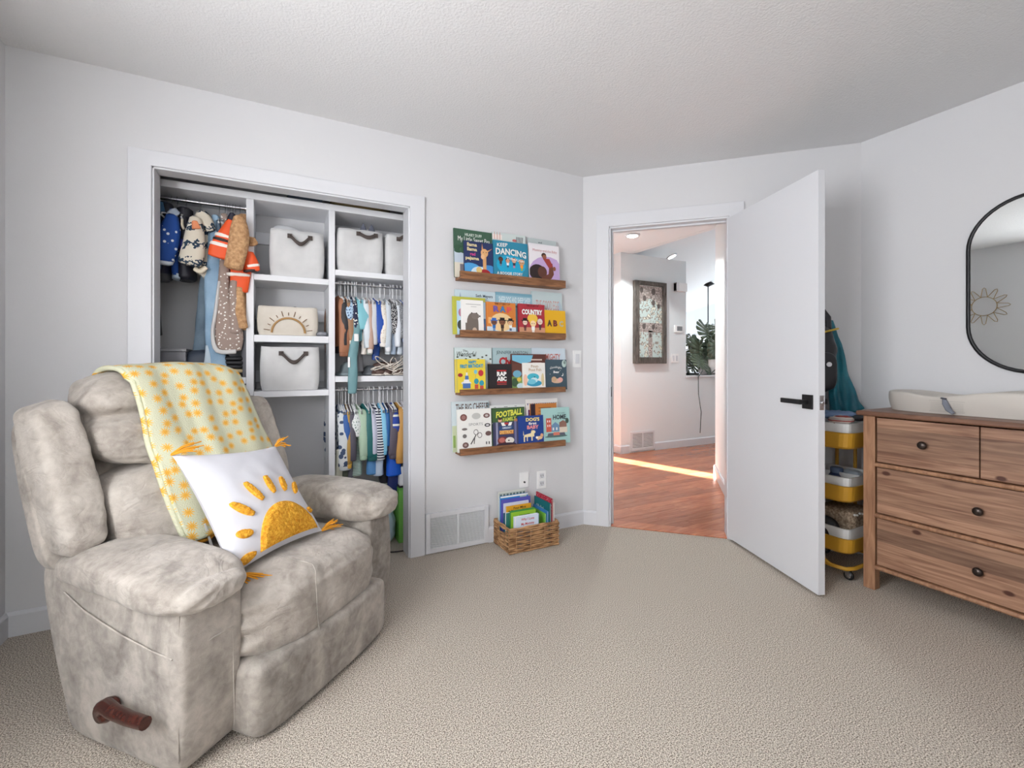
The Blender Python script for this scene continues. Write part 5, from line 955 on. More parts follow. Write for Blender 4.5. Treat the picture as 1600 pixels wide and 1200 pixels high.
def lowf(p, u):
    z = p.z + .625; return (p.x, p.y + LN(z) - .012 * sm(.0, -.12, p.z) * 0, p.z + .010 * math.cos(p.x * 11))
softpart('headrest_cushion', (-.005, .478, .918), (.322, .118, .172), 3.8, 30, headf, SUEDE, (.010, (5, 5, 8)), 51)
o2 = softpart('back_cushion', (-.005, .465, .625), (.330, .115, .145), 4.0, 26, lowf, SUEDE, (.010, (5, 4, 8)), 57)
for o in ch.children:
    if o.name.startswith('seat_cushion'):
        for v in o.data.vertices:
            c = v.co; e = sm(.20, .31, abs(c.x - .03)) * sm(.12, -.05, c.y)
            c += v.normal * e * .0045 * math.sin(c.z * 105 + c.y * 30 + 2.5 * noise.noise(c * 10))
# long soft creases fanning from the tufted seams
for o in ch.children:
    if o.name.split('.')[0] in ('headrest_cushion', 'back_cushion', 'seat_cushion', 'back_wing'):
        for v in o.data.vertices:
            c = v.co; q = c.x * 5 + c.z * 16 + 2.2 * noise.noise(c * 5); r_ = noise.noise(Vector((q, c.x * 3, 1.7)))
            c -= v.normal * max(0, .10 - abs(r_)) * .07 * (.3 + max(0, noise.noise(c * 4 + Vector((3, 1, 2)))) * 2)
def shell(p, u):
    z = p.z + .70; return (p.x * (1 - .02 * sm(.0, .28, p.z)), p.y + LN(z), p.z)
softpart('back_shell', (-.025, .560, .71), (.442, .035, .25), 9, 18, shell, SUEDE2, (.003, (4, 4, 4)), 61)
# welt seams on the near side panel
mm = M(); mm.tube([(-.458, .46, .44), (-.462, .36, .405), (-.463, .2, .37), (-.463, .08, .352), (-.456, .0, .338)], .0022, SUEDE, 6); mm.tube([(-.444, -.010, .46), (-.448, -.012, .35), (-.446, -.010, .06)], .002, SUEDE2, 6); mm.tube([(-.448, -.016, .338), (-.36, -.030, .352), (-.305, -.030, .35), (-.30, -.028, .2), (-.29, -.02, .05)], .002, SUEDE, 6); mm.build('welt_seam', ch)
# wooden release lever
lv = M(); lv.lathe([(.0, -.030), (.022, -.028), (.030, -.015), (.030, .0), (.024, .015)], (-.478, .215, .172), LEVER, 20, 'X')
lv.tube([(-.495, .215, .185), (-.500, .19, .200), (-.505, .15, .198), (-.508, .08, .200), (-.508, .02, .204)], lambda t: .016 + .004 * (1 - t), LEVER, 12)
lv.build('release_lever', ch)
for x in (-.30, .34):
    for y_ in (.05, .46): mm = M(); mm.box(x - .03, x + .03, y_ - .03, y_ + .03, .001, .05, BLACK); mm.build('foot', ch, .003)

# ------------------------------------------------------------------ yellow blanket thrown over the back
def suns_cloth():
    m = bpy.data.materials.new('pale_blanket_woven_suns'); m.use_nodes = True; nt = m.node_tree; b = nt.nodes['Principled BSDF']; b.inputs['Roughness'].default_value = .95
    N = nt.nodes.new; L = nt.links.new
    uv = N('ShaderNodeUVMap'); v = N('ShaderNodeTexVoronoi'); v.voronoi_dimensions = '2D'; v.inputs['Scale'].default_value = 21; v.inputs['Randomness'].default_value = .62; L(uv.outputs[0], v.inputs['Vector'])
    sc = N('ShaderNodeVectorMath'); sc.operation = 'SCALE'; sc.inputs[3].default_value = 21; L(uv.outputs[0], sc.inputs[0])
    s2 = N('ShaderNodeVectorMath'); s2.operation = 'SCALE'; s2.inputs[3].default_value = 21; L(v.outputs['Position'], s2.inputs[0])
    d = N('ShaderNodeVectorMath'); d.operation = 'SUBTRACT'; L(sc.outputs[0], d.inputs[0]); L(s2.outputs[0], d.inputs[1])
    sp = N('ShaderNodeSeparateXYZ'); L(d.outputs[0], sp.inputs[0])
    at = N('ShaderNodeMath'); at.operation = 'ARCTAN2'; L(sp.outputs[1], at.inputs[0]); L(sp.outputs[0], at.inputs[1])
    mu = N('ShaderNodeMath'); mu.operation = 'MULTIPLY'; mu.inputs[1].default_value = 11; L(at.outputs[0], mu.inputs[0])
    si = N('ShaderNodeMath'); si.operation = 'SINE'; L(mu.outputs[0], si.inputs[0])
    ma = N('ShaderNodeMath'); ma.operation = 'MULTIPLY_ADD'; ma.inputs[1].default_value = .11; L(si.outputs[0], ma.inputs[0]); L(v.outputs['Distance'], ma.inputs[2])
    nz = N('ShaderNodeTexNoise'); nz.inputs['Scale'].default_value = 260; L(uv.outputs[0], nz.inputs['Vector'])
    ma2 = N('ShaderNodeMath'); ma2.operation = 'MULTIPLY_ADD'; ma2.inputs[1].default_value = .22; L(nz.outputs['Fac'], ma2.inputs[0]); L(ma.outputs[0], ma2.inputs[2])
    cr = N('ShaderNodeValToRGB'); e = cr.color_ramp.elements; e[0].position = .20; e[0].color = lin((234, 168, 56)); e[1].position = .44; e[1].color = lin((214, 214, 186)); k = e.new(.34); k.color = lin((238, 196, 100)); L(ma2.outputs[0], cr.inputs[0])
    L(cr.outputs[0], b.inputs['Base Color'])
    bp = N('ShaderNodeBump'); bp.inputs['Strength'].default_value = .8; bp.inputs['Distance'].default_value = .004; L(nz.outputs['Fac'], bp.inputs['Height']); L(bp.outputs[0], b.inputs['Normal'])
    return m
bpy.context.view_layer.update()
vs = []; fs = []
for o in ch.children:
    if o.name.split('.')[0] in ('headrest_cushion', 'back_cushion', 'back_wing', 'back_shell'):
        k = len(vs); vs += [v.co.copy() for v in o.data.vertices]; fs += [tuple(i + k for i in p.vertices) for p in o.data.polygons]
bvh = BVHTree.FromPolygons(vs, fs)
def front_y(x, z):
    h = bvh.ray_cast(Vector((x, -1, z)), Vector((0, 1, 0))); return h[0].y if h[0] else None
def top_z(x, y):
    h = bvh.ray_cast(Vector((x, y, 2)), Vector((0, 0, -1))); return h[0].z if h[0] else None
NU, NV = 60, 90
pts = []
for i in range(NU + 1):
    u = i / NU; col = []
    for j in range(NV + 1):
        v = j / NV
        if v < .66:      # down the front
            s_ = v / .66; z = .500 + (.02 * u) + s_ * (1.055 - .500 - .02 * u)
            xl = -.175 - .035 * s_; xr = .235 + .08 * (1 - s_)
            xl += -.012 * math.sin(s_ * 5)
            x = xl + (xr - xl) * u; ys = []
            for dz in (-.09, -.045, 0, .045, .09):
                zz = min(max(z + dz, .50), 1.02); q_ = front_y(x, zz)
                if q_ is not None: ys.append(q_ - .42 * (zz - z))
            y = min(ys) if ys else .40
            col.append(Vector((x, y - .016, z)))
        elif v < .82:    # over the top
            s_ = (v - .66) / .16; x = -.21 + (.235 + .21) * u; a = s_ * PI
            yc = .690; y = yc - .095 * math.cos(a); tz = top_z(x, yc) or 1.08
            col.append(Vector((x, y, max(1.055, tz - .005) + .030 * math.sin(a))))
        else:            # behind
            s_ = (v - .82) / .18; x = -.21 + (.445) * u; col.append(Vector((x, .805 - .08 * s_, 1.06 - .28 * s_)))
    pts.append(col)
for it in range(14):
    q = [[p.copy() for p in c] for c in pts]
    for i in range(NU + 1):
        for j in range(1, NV):
            nb = [q[i][j - 1], q[i][j + 1]] + ([q[i - 1][j]] if i else []) + ([q[i + 1][j]] if i < NU else [])
            a = sum(nb, Vector()) / len(nb); pts[i][j].y = q[i][j].y * .4 + a.y * .6; pts[i][j].z = q[i][j].z * .6 + a.z * .4
for i in range(NU + 1):
    for j in range(NV + 1):
        p = pts[i][j]; k = noise.noise(Vector((p.x * 13, j * .03, 3))) * .010 + .006 * math.sin(p.x * 38 + j * .03)
        p.y -= max(0, k + .006)
bl = M(); BLK = suns_cloth(); YEL = mat('orange_yellow_cloth', (232, 160, 44), .9, bump=.6, bscale=220, bdist=.004)
bl.grid(lambda u, v: tuple(pts[round(u * NU)][round(v * NV)]), NU, NV, BLK)
bo = bpy.data.objects.new('throw_blanket', None); COL.objects.link(bo); bo.location = CO; bo.rotation_euler = (0, 0, CANG)
put(bo, 'pale yellow throw blanket with orange sun pattern over the back of the armchair', 'blanket')
o = bl.build('blanket_cloth', bo, solid=.012)
uvl = o.data.uv_layers.new(name='UVMap')
arc = [0.0]
for j in range(NV): arc.append(arc[-1] + (pts[NU // 2][j + 1] - pts[NU // 2][j]).length)
for poly in o.data.polygons:
    for li in poly.loop_indices:
        k = o.data.loops[li].vertex_index; i = k % (NU + 1); j = k // (NU + 1); uvl.data[li].uv = (pts[i][j].x + .5, arc[j])
mm = M(); mm.tube([tuple(pts[i][0] + Vector((0, .006, -.008 + .003 * math.sin(i * .7)))) for i in range(NU + 1)], .0065, YEL, 6); mm.build('folded_under_edge', bo)
mm = M(); mm.tube([tuple(pts[0][j] + Vector((-.002, .012, -.002))) for j in range(NV + 1)], .010, BLK, 6); mm.build('left_fold', bo)
uvl = bo.children[-1].data.uv_layers.new(name='UVMap')
for l in bo.children[-1].data.loops: c = bo.children[-1].data.vertices[l.vertex_index].co; uvl.data[l.index].uv = (c.x, c.z)

# ------------------------------------------------------------------ sun pillow
PS = .425
BLc = Vector((-.240, .055, .455)); BRc = Vector((.155, .060, .462)); TLc = Vector((-.258, .300, .822)); TRc = Vector((.155, .300, .780))
pil = bpy.data.objects.new('throw_pillow', None); COL.objects.link(pil); pil.location = CO; pil.rotation_euler = (0, 0, CANG)
put(pil, 'white square throw pillow with tufted golden half sun leaning in the armchair', 'pillow')
def pface(a, b, side=1, off=0.0):
    base_ = BLc * (1 - a) * (1 - b) + BRc * a * (1 - b) + TLc * (1 - a) * b + TRc * a * b
    ex = (BRc - BLc).normalized(); ez = (TLc - BLc).normalized(); n = ex.cross(ez).normalized()    # towards the sitter
    if n.y > 0: n = -n
    A = 2 * a - 1; B = 2 * b - 1
    # edges draw in between the corners
    base_ += -ex * A * (1 - B * B) * .020 - ez * B * (1 - A * A) * .016
    t = max(0.0, (1 - A * A) * (1 - B * B)) ** .42 * .062
    t += .003 * noise.noise(Vector((a * 7, b * 7, side))) * min(1, 6 * min(a, 1 - a, b, 1 - b))
    return base_ + n * side * (t + off)
PILW = mat('white_cotton_cloth', (212, 212, 218), .85, bump=.2, bscale=14, bdist=.006)
mm = M(); mm.grid(lambda a, b: tuple(pface(a, b, 1)), 36, 36, PILW); mm.grid(lambda a, b: tuple(pface(1 - a, b, -1)), 36, 36, PILW); mm.build('pillow_body', pil)
GOLD = mat('golden_tufted_yarn', (214, 140, 24), .95, col2=(244, 186, 62), vscale=120, bump=.8, bscale=260, bdist=.004)
def tuft(a0, b0, fn, nu, nv, h):
    g = M(); rr2 = random.Random(9)
    def f(u, v):
        a, b, e = fn(u, v); a = min(max(a, .005), .995); b = min(max(b, .005), .995)
        hh = h * min(1, e * 6) * (.75 + .55 * abs(noise.noise(Vector((a * 95, b * 95, 2))))) + .002 * min(1, e * 8) * rr2.random()
        return tuple(pface(a, b, 1, hh - .001 + (0.0015 if e > 0 else -.002)))
    g.grid(f, nu, nv, GOLD); return g
SCx, SCy, SR = .60, .03, .345
def half(u, v):
    th = PI * u; r = SR * (v ** .8); e = min(v < .999 and (1 - v) or 0, min(u, 1 - u) * 2.2); a = SCx + r * math.cos(th); b = SCy + r * math.sin(th)
    return a, b, (1 - v) if r > .02 else .5
tuft(0, 0, half, 90, 26, .011).build('tufted_sun', pil)
for k, (deg, r0, r1) in enumerate(((178, .39, .54), (157, .42, .56), (136, .43, .66), (114, .43, .66), (93, .43, .63), (75, .44, .61), (58, .45, .60), (30, .36, .41))):
    a_ = R(deg)
    def ray_(u, v, a_=a_, r0=r0, r1=r1):
        r = r0 + (r1 - r0) * u; w__ = .036 * math.sin(PI * min(max(u, .0), 1)) ** .5 * (2 * v - 1); e = min(v, 1 - v) * 2
        return SCx + r * math.cos(a_) - w__ * math.sin(a_), SCy + r * math.sin(a_) + w__ * math.cos(a_), e * (1 if 0 < u < 1 else 0)
    tuft(0, 0, ray_, 20, 8, .010).build('tufted_ray', pil)
rt_ = random.Random(4)
for c, d in ((TLc, Vector((.07, -.02, .015))), (TRc, Vector((.055, -.0, .012))), (BLc, Vector((.055, -.065, -.035))), (BRc, Vector((.075, -.01, .005)))):
    mm = M()
    for k in range(16):
        j = Vector((rt_.uniform(-1, 1), rt_.uniform(-1, 1), rt_.uniform(-1, 1))) * .012
        mm.tube([c + j * .2, c + d * .5 + j + Vector((0, 0, .006)), c + d * rt_.uniform(.8, 1.05) + j * 1.7], .0022, YEL, 5)
    mm.build('tassel', pil)
mm = M(); mm.add([(-.115, .31, .46), (-.105, .31, .46), (-.12, .33, .55), (-.127, .33, .55)], [(0, 1, 2, 3)], C(226, 226, 226)); put(mm.build('care_label', ch, solid=.0006))
# ================================================================== DRESSER
XF = 2.625; DY1 = 1.235; DW = 1.60; DH = .885
dr = thing('dresser', 'brown stained pine dresser with dark round knobs against the right wall', 'dresser', (XF, DY1, 0))
# local: x = depth towards the wall, y runs from 0 (left end) to -DW, z up
def db(nm, a, b, c, d, e, f, mt=PINEPLAIN, bev=.002, par=None): mm = M(); mm.box(a, b, c, d, e, f, mt); return mm.build(nm, par or dr, bev)
LG = .05
for y0 in (0, -DW):
    for x0 in (0, .385):
        a, b = (y0 - LG, y0) if y0 == 0 else (y0, y0 + LG)
        db('leg', x0, x0 + .05, a, b, .001, DH - .026)
for x0 in (0, .385): mm = M(); mm.rings([[(x0 + .012 - k * .0, -DW / 2 - .018 + 0 * k, z), (x0 + .045, -DW / 2 - .018, z), (x0 + .045, -DW / 2 + .018, z), (x0 + .012, -DW / 2 + .018, z)] for k, z in enumerate((.001, .115))], PINEPLAIN, smooth=False); mm.build('leg', dr)
db('top', -.028, .440, -DW - .022, .022, DH - .024, DH, PINETOP, .008)
for y0 in (-.012, -DW + .002): db('side_panel', .051, .384, y0 - .01 + .0, y0 + .01 - .0, .10, DH - .026)
db('back_panel', .40, .412, -DW + .05, -.05, .10, DH - .026)
zs = [(.128, .362), (.384, .612), (.634, .856)]
for z0, z1 in ((.108, .126), (.364, .382), (.614, .632)): mm = M(); mm.rings([[(q[0], y_, q[1]) for q in ((.42, z0), (-.006, z0), (-.012, (z0 + z1) / 2), (-.006, z1), (.42, z1))] for y_ in (-LG - .001, -DW + LG + .001)], PINEPLAIN, smooth=False); mm.build('rail', dr, .002)
db('centre_post', .012, .40, -DW / 2 - .012, -DW / 2 + .012, .126, DH - .026)
for zi, (z0, z1) in enumerate(zs):
    n = 4 if zi == 2 else 2; y0 = -LG - .004
    tot = DW - 2 * LG - .008; w_ = tot / n
    for k in range(n):
        a = y0 - k * w_ - .002; b = y0 - (k + 1) * w_ + .002
        if k >= n / 2: a -= .004; b -= .0
        mm = M(); mm.box(.006, .024, b, a, z0 + .003, z1 - .003, PINE); f = mm.build('drawer_front', dr, .002)
        mm = M(); mm.box(.0245, .36, b + .012, a - .012, z0 + .015, z1 - .03, PINEPLAIN); mm.build('drawer_box', f)
        mm = M(); c = (0, (a + b) / 2, (z0 + z1) / 2 + .002)
        mm.lathe([(.0, -.026), (.011, -.0255), (.0165, -.021), (.0185, -.015), (.016, -.009), (.009, -.004), (.007, .006)], c, mat('dark_bronze_knob', (70, 62, 58), .32, .85), 20, 'X'); mm.build('knob', f)
# changing tray
TRAYM = mat('warm_grey_moulded_foam', (196, 190, 182), .45)
TX, TY, TL2, TW = 2.893, .812, .410, .160
tr = thing('changing_tray', 'warm grey moulded changing pad with raised curved rim on the dresser', 'changing pad', (TX, TY, DH + .001))
def tray(u, v):
    a = 2 * PI * u
    # v: 0 outer foot -> .45 rim -> 1 centre
    L_, W__ = TL2, TW; e = 3.2
    ca, sa = math.cos(a), math.sin(a); l = (abs(ca) ** e + abs(sa) ** e) ** (-1 / e)
    yy = ca * l; xx = sa * l
    rim = .093 - .022 * math.exp(-((yy - .45) / .30) ** 2) + .012 * math.exp(-((yy + .2) / .5) ** 2) * (1 - abs(xx) * .0)
    if v < .40: t = v / .40; s_ = .965 + .035 * math.sin(PI * t * .7); z = rim * t
    elif v < .55: t = (v - .40) / .15; s_ = .965 + .028 - .085 * t; z = rim + .006 * math.sin(PI * t)
    else: t = (v - .55) / .45; s_ = .908 * (1 - t); z = rim - (rim - .028) * sm(0, .45, t)
    return (xx * W__ * (s_ if v < .55 else s_), yy * L_ * s_, z)
mm = M(); mm.grid(tray, 96, 40, TRAYM); mm.build('pad_body', tr)
mm = M()
mm.box(-TW - .003, -TW + .004, .12, .135, .0, .001, C(150, 150, 154))
for (a, b, c, d) in ((.075, .20, .060, .0615), (.075, .20, .012, .0135)): mm.box(-TW - .0045, -TW - .0035, a, b, c, d, C(168, 164, 158))
for k in range(5): mm.box(-TW - .0045, -TW - .0035, .155, .195, .018 + k * .008, .0195 + k * .008, C(172, 168, 162)); mm.box(-TW - .0045, -TW - .0035, .08, .115, .018 + k * .008, .0195 + k * .008, C(172, 168, 162))
mm.build('printed_notice', tr)
BUC = C(112, 116, 126)
mm = M(); mm.tube([(-TW - .004, .145, .070), (-TW - .012, .138, .050), (-TW - .018, .125, .024), (-TW - .020, .108, .008)], lambda t: .008 + .006 * math.sin(PI * t), BUC, 8, flat=.45); mm.tube([(-TW - .003, .155, .074), (-TW - .008, .140, .072)], .008, C(70, 72, 80), 8, flat=.5); mm.build('strap_buckle', tr)

# ================================================================== MIRROR AND WALL SUN
MY, MZ0, MZ1, MR = .762, 1.302, 1.678, .226
t = thing('wall_mirror', 'tall pill-shaped mirror with thin black frame on the right wall', 'mirror', (XC, MY, MZ0 - MR))
def pill(r, z0=0):
    p = [(r * math.cos(a), MR + (MZ1 - MZ0) + r * math.sin(a)) for a in [PI * i / 24 for i in range(25)]] + [(-r * math.cos(a), MR - r * math.sin(a)) for a in [PI * i / 24 for i in range(25)]]
    return p
mm = M(); mm.tube([(-.010, a, b) for a, b in pill(MR - .005)], .0055, BLACK, 8, True, 1.6); mm.build('frame', t)
mm = M(); mm.prism(pill(MR - .006), -.010, -.006, mat('silvered_glass', (232, 236, 236), .0, 1.0), 'YZ'); mm.build('mirror_glass', t)
mm = M(); mm.prism(pill(MR - .008), -.0055, -.0005, BLACK, 'YZ'); mm.build('backing', t)
t = thing('wire_sun', 'gold wire sun ornament on left wall, seen in the mirror', 'wall ornament', (XL, 2.145, 1.765))
WIRE = mat('brass_wire', (176, 150, 100), .3, .9)
mm = M(); mm.tube([(.010, .105 * math.cos(a), .105 * math.sin(a)) for a in [2 * PI * i / 40 for i in range(40)]], .0032, WIRE, 6, True); mm.build('ring', t)
for i in range(12):
    a = 2 * PI * i / 12; d = PI / 12
    mm = M(); mm.tube([(.010, .107 * math.cos(a - d), .107 * math.sin(a - d)), (.010, .195 * math.cos(a - .07), .195 * math.sin(a - .07)), (.010, .21 * math.cos(a), .21 * math.sin(a)), (.010, .195 * math.cos(a + .07), .195 * math.sin(a + .07)), (.010, .107 * math.cos(a + d), .107 * math.sin(a + d))], .0028, WIRE, 6); mm.build('ray_loop', t)

# ================================================================== YELLOW TROLLEY
YEM = mat('mustard_painted_steel', (204, 154, 50), .38); TUBW = mat('white_bin_plastic', (232, 234, 234), .4)
cx0, cx1, cy0, cy1 = 2.605, 2.925, 1.285, 1.575
ct = thing('rolling_trolley', 'mustard yellow three-tier rolling trolley between door and dresser', 'trolley', (cx0, cy0, 0))
CW, CD = cx1 - cx0, cy1 - cy0
def tubloop(ins, z, r=.05):
    pts = []
    for qx, qy, a0 in ((CW - ins - r, ins + r, -PI / 2), (CW - ins - r, CD - ins - r, 0), (ins + r, CD - ins - r, PI / 2), (ins + r, ins + r, PI)):
        for k in range(5): a = a0 + PI / 2 * k / 4; pts.append((qx + r * math.cos(a), qy + r * math.sin(a), z))
    return pts
for z0, z1 in ((.674, .760), (.397, .484), (.130, .212)):
    mm = M(); mm.rings([tubloop(.016, z0), tubloop(.008, z0 + .01), tubloop(.0, z1 - .004), tubloop(-.004, z1), tubloop(.0, z1 + .001), tubloop(.004, z1 - .004), tubloop(.014, z0 + .012), tubloop(.03, z0 + .008)], YEM, True, False); o = mm.build('tray', ct)
for sx in (-1, 1):
    x = CW / 2 + sx * (CW / 2 + .008)
    mm = M(); mm.tube([(x, .135, .78), (x, .135, .30), (x, .135, .12), (x, .12, .08), (x, .09, .064)], .009, YEM, 10); mm.tube([(x, CD - .06, .78), (x, CD - .06, .30), (x, CD - .06, .064)], .009, YEM, 10); mm.tube([(x, .135, .78), (x, .15, .80), (x, CD - .075, .80), (x, CD - .06, .78)], .009, YEM, 10); mm.build('side_frame', ct)
mm = M(); mm.tube([(-.008, .14, .064), (-.008, .06, .062), (.008, .02, .06), (.05, .004, .06), (CW - .05, .004, .06), (CW - .008, .02, .06), (CW + .008, .06, .062), (CW + .008, .14, .064)], .010, YEM, 10); mm.build('base_rail', ct)
mm = M(); mm.tube([(-.008, CD - .07, .062), (.03, CD - .012, .062), (CW - .03, CD - .012, .062), (CW + .008, CD - .07, .062)], .010, YEM, 10); mm.build('base_rail', ct)
for x, y_ in ((.03, .02), (CW - .03, .02), (.03, CD - .02), (CW - .03, CD - .02)):
    mm = M(); mm.lathe([(.0, -.010), (.021, -.009), (.024, -.004), (.024, .004), (.021, .009), (.0, .010)], (x, y_, .0245), BLACK, 20, 'X'); c = mm.build('caster', ct)
    mm = M(); mm.lathe([(.0, -.0112), (.014, -.011), (.014, .011), (.0, .0112)], (x, y_, .0245), CHROME, 16, 'X'); mm.prism([(y_ - .012, .026), (y_ + .010, .026), (y_ + .016, .052), (y_ - .006, .055)], x + .0115, x + .015, CHROME, 'YZ'); mm.prism([(y_ - .012, .026), (y_ + .010, .026), (y_ + .016, .052), (y_ - .006, .055)], x - .015, x - .0115, CHROME, 'YZ'); mm.box(x - .015, x + .015, y_ - .006, y_ + .016, .048, .056, CHROME); mm.build('fork', c)
def insert(name, label, z0, z1, x0, x1, y0, y1, mt, cat='bin'):
    t = thing(name, label, cat, (cx0 + x0, cy0 + y0, z0))
    w_, d_ = x1 - x0, y1 - y0
    def lp(i, z, r=.025):
        p = []
        for qx, qy, a0 in ((w_ - i - r, i + r, -PI / 2), (w_ - i - r, d_ - i - r, 0), (i + r, d_ - i - r, PI / 2), (i + r, i + r, PI)):
            for k in range(4): a = a0 + PI / 2 * k / 3; p.append((qx + r * math.cos(a), qy + r * math.sin(a), z))
        return p
    h = z1 - z0
    mm = M(); mm.rings([lp(.012, .0), lp(.003, h - .004), lp(.0, h), lp(.004, h), lp(.008, h - .006), lp(.016, .006), lp(.03, .005)], mt, True, False); mm.build('tub', t)
    return t
insert('plastic_tub', 'white plastic tub holding cloths in the top tray of trolley', .684, .808, .010, CW - .010, .010, CD - .010, TUBW)
t = insert('plastic_tub', 'white low divided plastic tub in the middle tray of trolley', .408, .528, .010, CW - .010, .010, CD - .010, TUBW)
mm = M(); mm.box(.14, .145, .02, CD - .04, .01, .115, TUBW); mm.build('divider', t)
insert('plastic_tub', 'white plastic tub in the lowest tray of trolley', .141, .262, .010, CW - .010, .010, CD - .010, TUBW)
t = thing('lotion_jar', 'dark blue jar with pale lid in the middle tray of the trolley', 'jar', (cx0 + .17, cy0 + .15, .414)); mm = M(); mm.lathe([(.0, 0), (.036, 0), (.038, .01), (.038, .085), (.03, .1), (0, .1)], (0, 0, 0), C(40, 54, 92), 20); mm.build('jar_body', t); mm = M(); mm.lathe([(.031, .1005), (.031, .125), (.026, .13), (0, .13)], (0, 0, 0), C(96, 116, 150), 20); mm.build('lid', t)
t = thing('gauze_pack', 'small wrapped pale blue pack beside the dark blue jar', 'pack', (cx0 + .25, cy0 + .12, .414)); mm = M(); mm.soft((0, 0, .058), (.03, .05, .058), C(190, 204, 216), 4, 8); wrinkle(mm.build('pack_body', t), .006, (30, 30, 30), 3)
t = thing('wicker_box', 'grey-brown woven box with a white bobble edge in lowest trolley tray', 'basket', (cx0 + .19, cy0 + .12, .148))
WK = mat('grey_brown_weave', (112, 92, 74), .85, col2=(186, 166, 142), vscale=90, bump=.8, bscale=160, bdist=.004)
mm = M(); mm.soft((.0, 0, .095), (.105, .095, .095), WK, 9, 8); mm.build('woven_body', t)
for k in range(9): mm = M(); mm.soft((-.10 + k * .025, -.098, .178 - .005 * (k % 2)), (.006, .006, .006), C(232, 230, 224), 2, 4); mm.build('bobble', t)
t = thing('dark_pouch', 'black soft pouch left of the woven box in lowest tray', 'pouch', (cx0 + .045, cy0 + .16, .148)); mm = M(); mm.soft((0, 0, .075), (.032, .09, .075), C(26, 26, 30), 2.6, 8); mm.build('pouch_body', t)
def crump(name, label, c, h, mt, seed, cat='cloth', amp=.012):
    t = thing(name, label, cat, (c[0], c[1], c[2] - h[2])); mm = M(); mm.soft((0, 0, h[2]), h, mt, 2.6, 12); wrinkle(mm.build('cloth_fold', t), amp, (18, 18, 22), seed, 3); return t
crump('knit_hat', 'grey and cream knitted piece on top of the trolley by the door edge', (2.665, 1.35, .823), (.055, .055, .022), patterned('grey_red_knit', (170, 160, 154), 'stripes', (206, 196, 186), 46, (150, 60, 56), thr=.5), 1, 'hat')
crump('folded_cloth', 'pale blue cloth behind the knitted piece on the trolley', (2.77, 1.43, .835), (.09, .08, .022), C(116, 140, 176), 2)
crump('black_case', 'black shiny flat case at front right of the trolley top', (2.80, 1.33, .826), (.075, .035, .014), C(24, 24, 30), 5, 'case', .004)
# ================================================================== HOOK, BAG AND TEAL SCARF ON THE DIAGONAL WALL
def onb(s_, off): return onB(s_, -off)
t = thing('wall_hook', 'black double hook on the wall hidden behind the open door', 'hook', onb(1.29, 0)); t.location.z = 1.50; t.rotation_euler = (0, 0, R(-45))
mm = M(); mm.box(-.02, .02, -.006, 0, -.05, .05, BLACK); mm.tube([(0, -.006, .02), (0, -.045, .03), (0, -.06, .055)], .006, BLACK, 8); mm.tube([(0, -.006, -.03), (0, -.04, -.035), (0, -.05, -.01)], .006, BLACK, 8); mm.build('hook_body', t)
PB = onb(1.362, .125)
t = thing('leather_bag', 'black glossy carrier bag with yellow trim hanging behind the door', 'bag', (PB[0], PB[1], .945), R(-45))
LEA = mat('black_glossy_leather', (34, 33, 38), .3, bump=.3, bscale=60, bdist=.003)
def bagf(p, u): return (p.x * (1 + .1 * sm(-.2, .2, p.z)), p.y, p.z)
mm = M(); mm.soft((0, 0, .195), (.105, .075, .20), LEA, 3.0, 16, bagf); wrinkle(mm.build('bag_body', t), .008, (8, 8, 12), 3, ridge=True)
mm = M(); mm.soft((.0, -.072, .13), (.095, .022, .11), LEA, 4, 10); mm.build('front_pocket', t)
mm = M(); mm.lathe([(.013, -.003), (.016, 0), (.013, .003)], (.05, -.098, .17), CHROME, 14, 'Y'); mm.build('ring', t)
mm = M(); mm.tube([(.122 * math.cos(a), .08 * math.sin(a), .345 + .03 * math.cos(a)) for a in [2 * PI * k / 28 for k in range(28)]], .006, C(196, 164, 50), 6, True); mm.build('yellow_trim', t)
mm = M(); mm.tube([(.075, 0, .37), (.072, .0, .44), (.04, .02, .50), (-.045, .03, .555)], .019, LEA, 10, flat=.6); mm.tube([(-.09, 0, .37), (-.08, .0, .48), (-.045, .03, .555)], .019, LEA, 10, flat=.6); mm.build('shoulder_strap', t)
SC_ = mat('teal_satin_cloth', (14, 92, 110), .5, col2=(30, 122, 138), vscale=8, bump=.2, bscale=40)
PS_ = onb(1.50, .075)
t = thing('scarf', 'long teal satin scarf draped from the bag down to the trolley', 'scarf', (PS_[0], PS_[1], 0), R(-45))
for nm, pp, seed in (('scarf_fold', [(-.035, 0, 1.37, .008, .02), (-.018, 0, 1.27, .022, .03), (.0, 0, 1.15, .036, .03), (.02, 0, 1.0, .050, .03), (.038, -.01, .90, .062, .03), (.055, -.02, .842, .068, .025)], 2), ('scarf_fold', [(-.04, -.03, 1.30, .008, .015), (-.035, -.03, 1.1, .016, .015), (-.03, -.035, .95, .02, .015), (-.02, -.04, .85, .025, .015)], 5)):
    mm = M(); limb(mm, pp, SC_, 26, 26, wav=.012, seed=seed); mm.build(nm, t)
    o = t.children[-1]
    for v in o.data.vertices: v.co.y -= .010 * math.sin(v.co.x * 120 + v.co.z * 5)

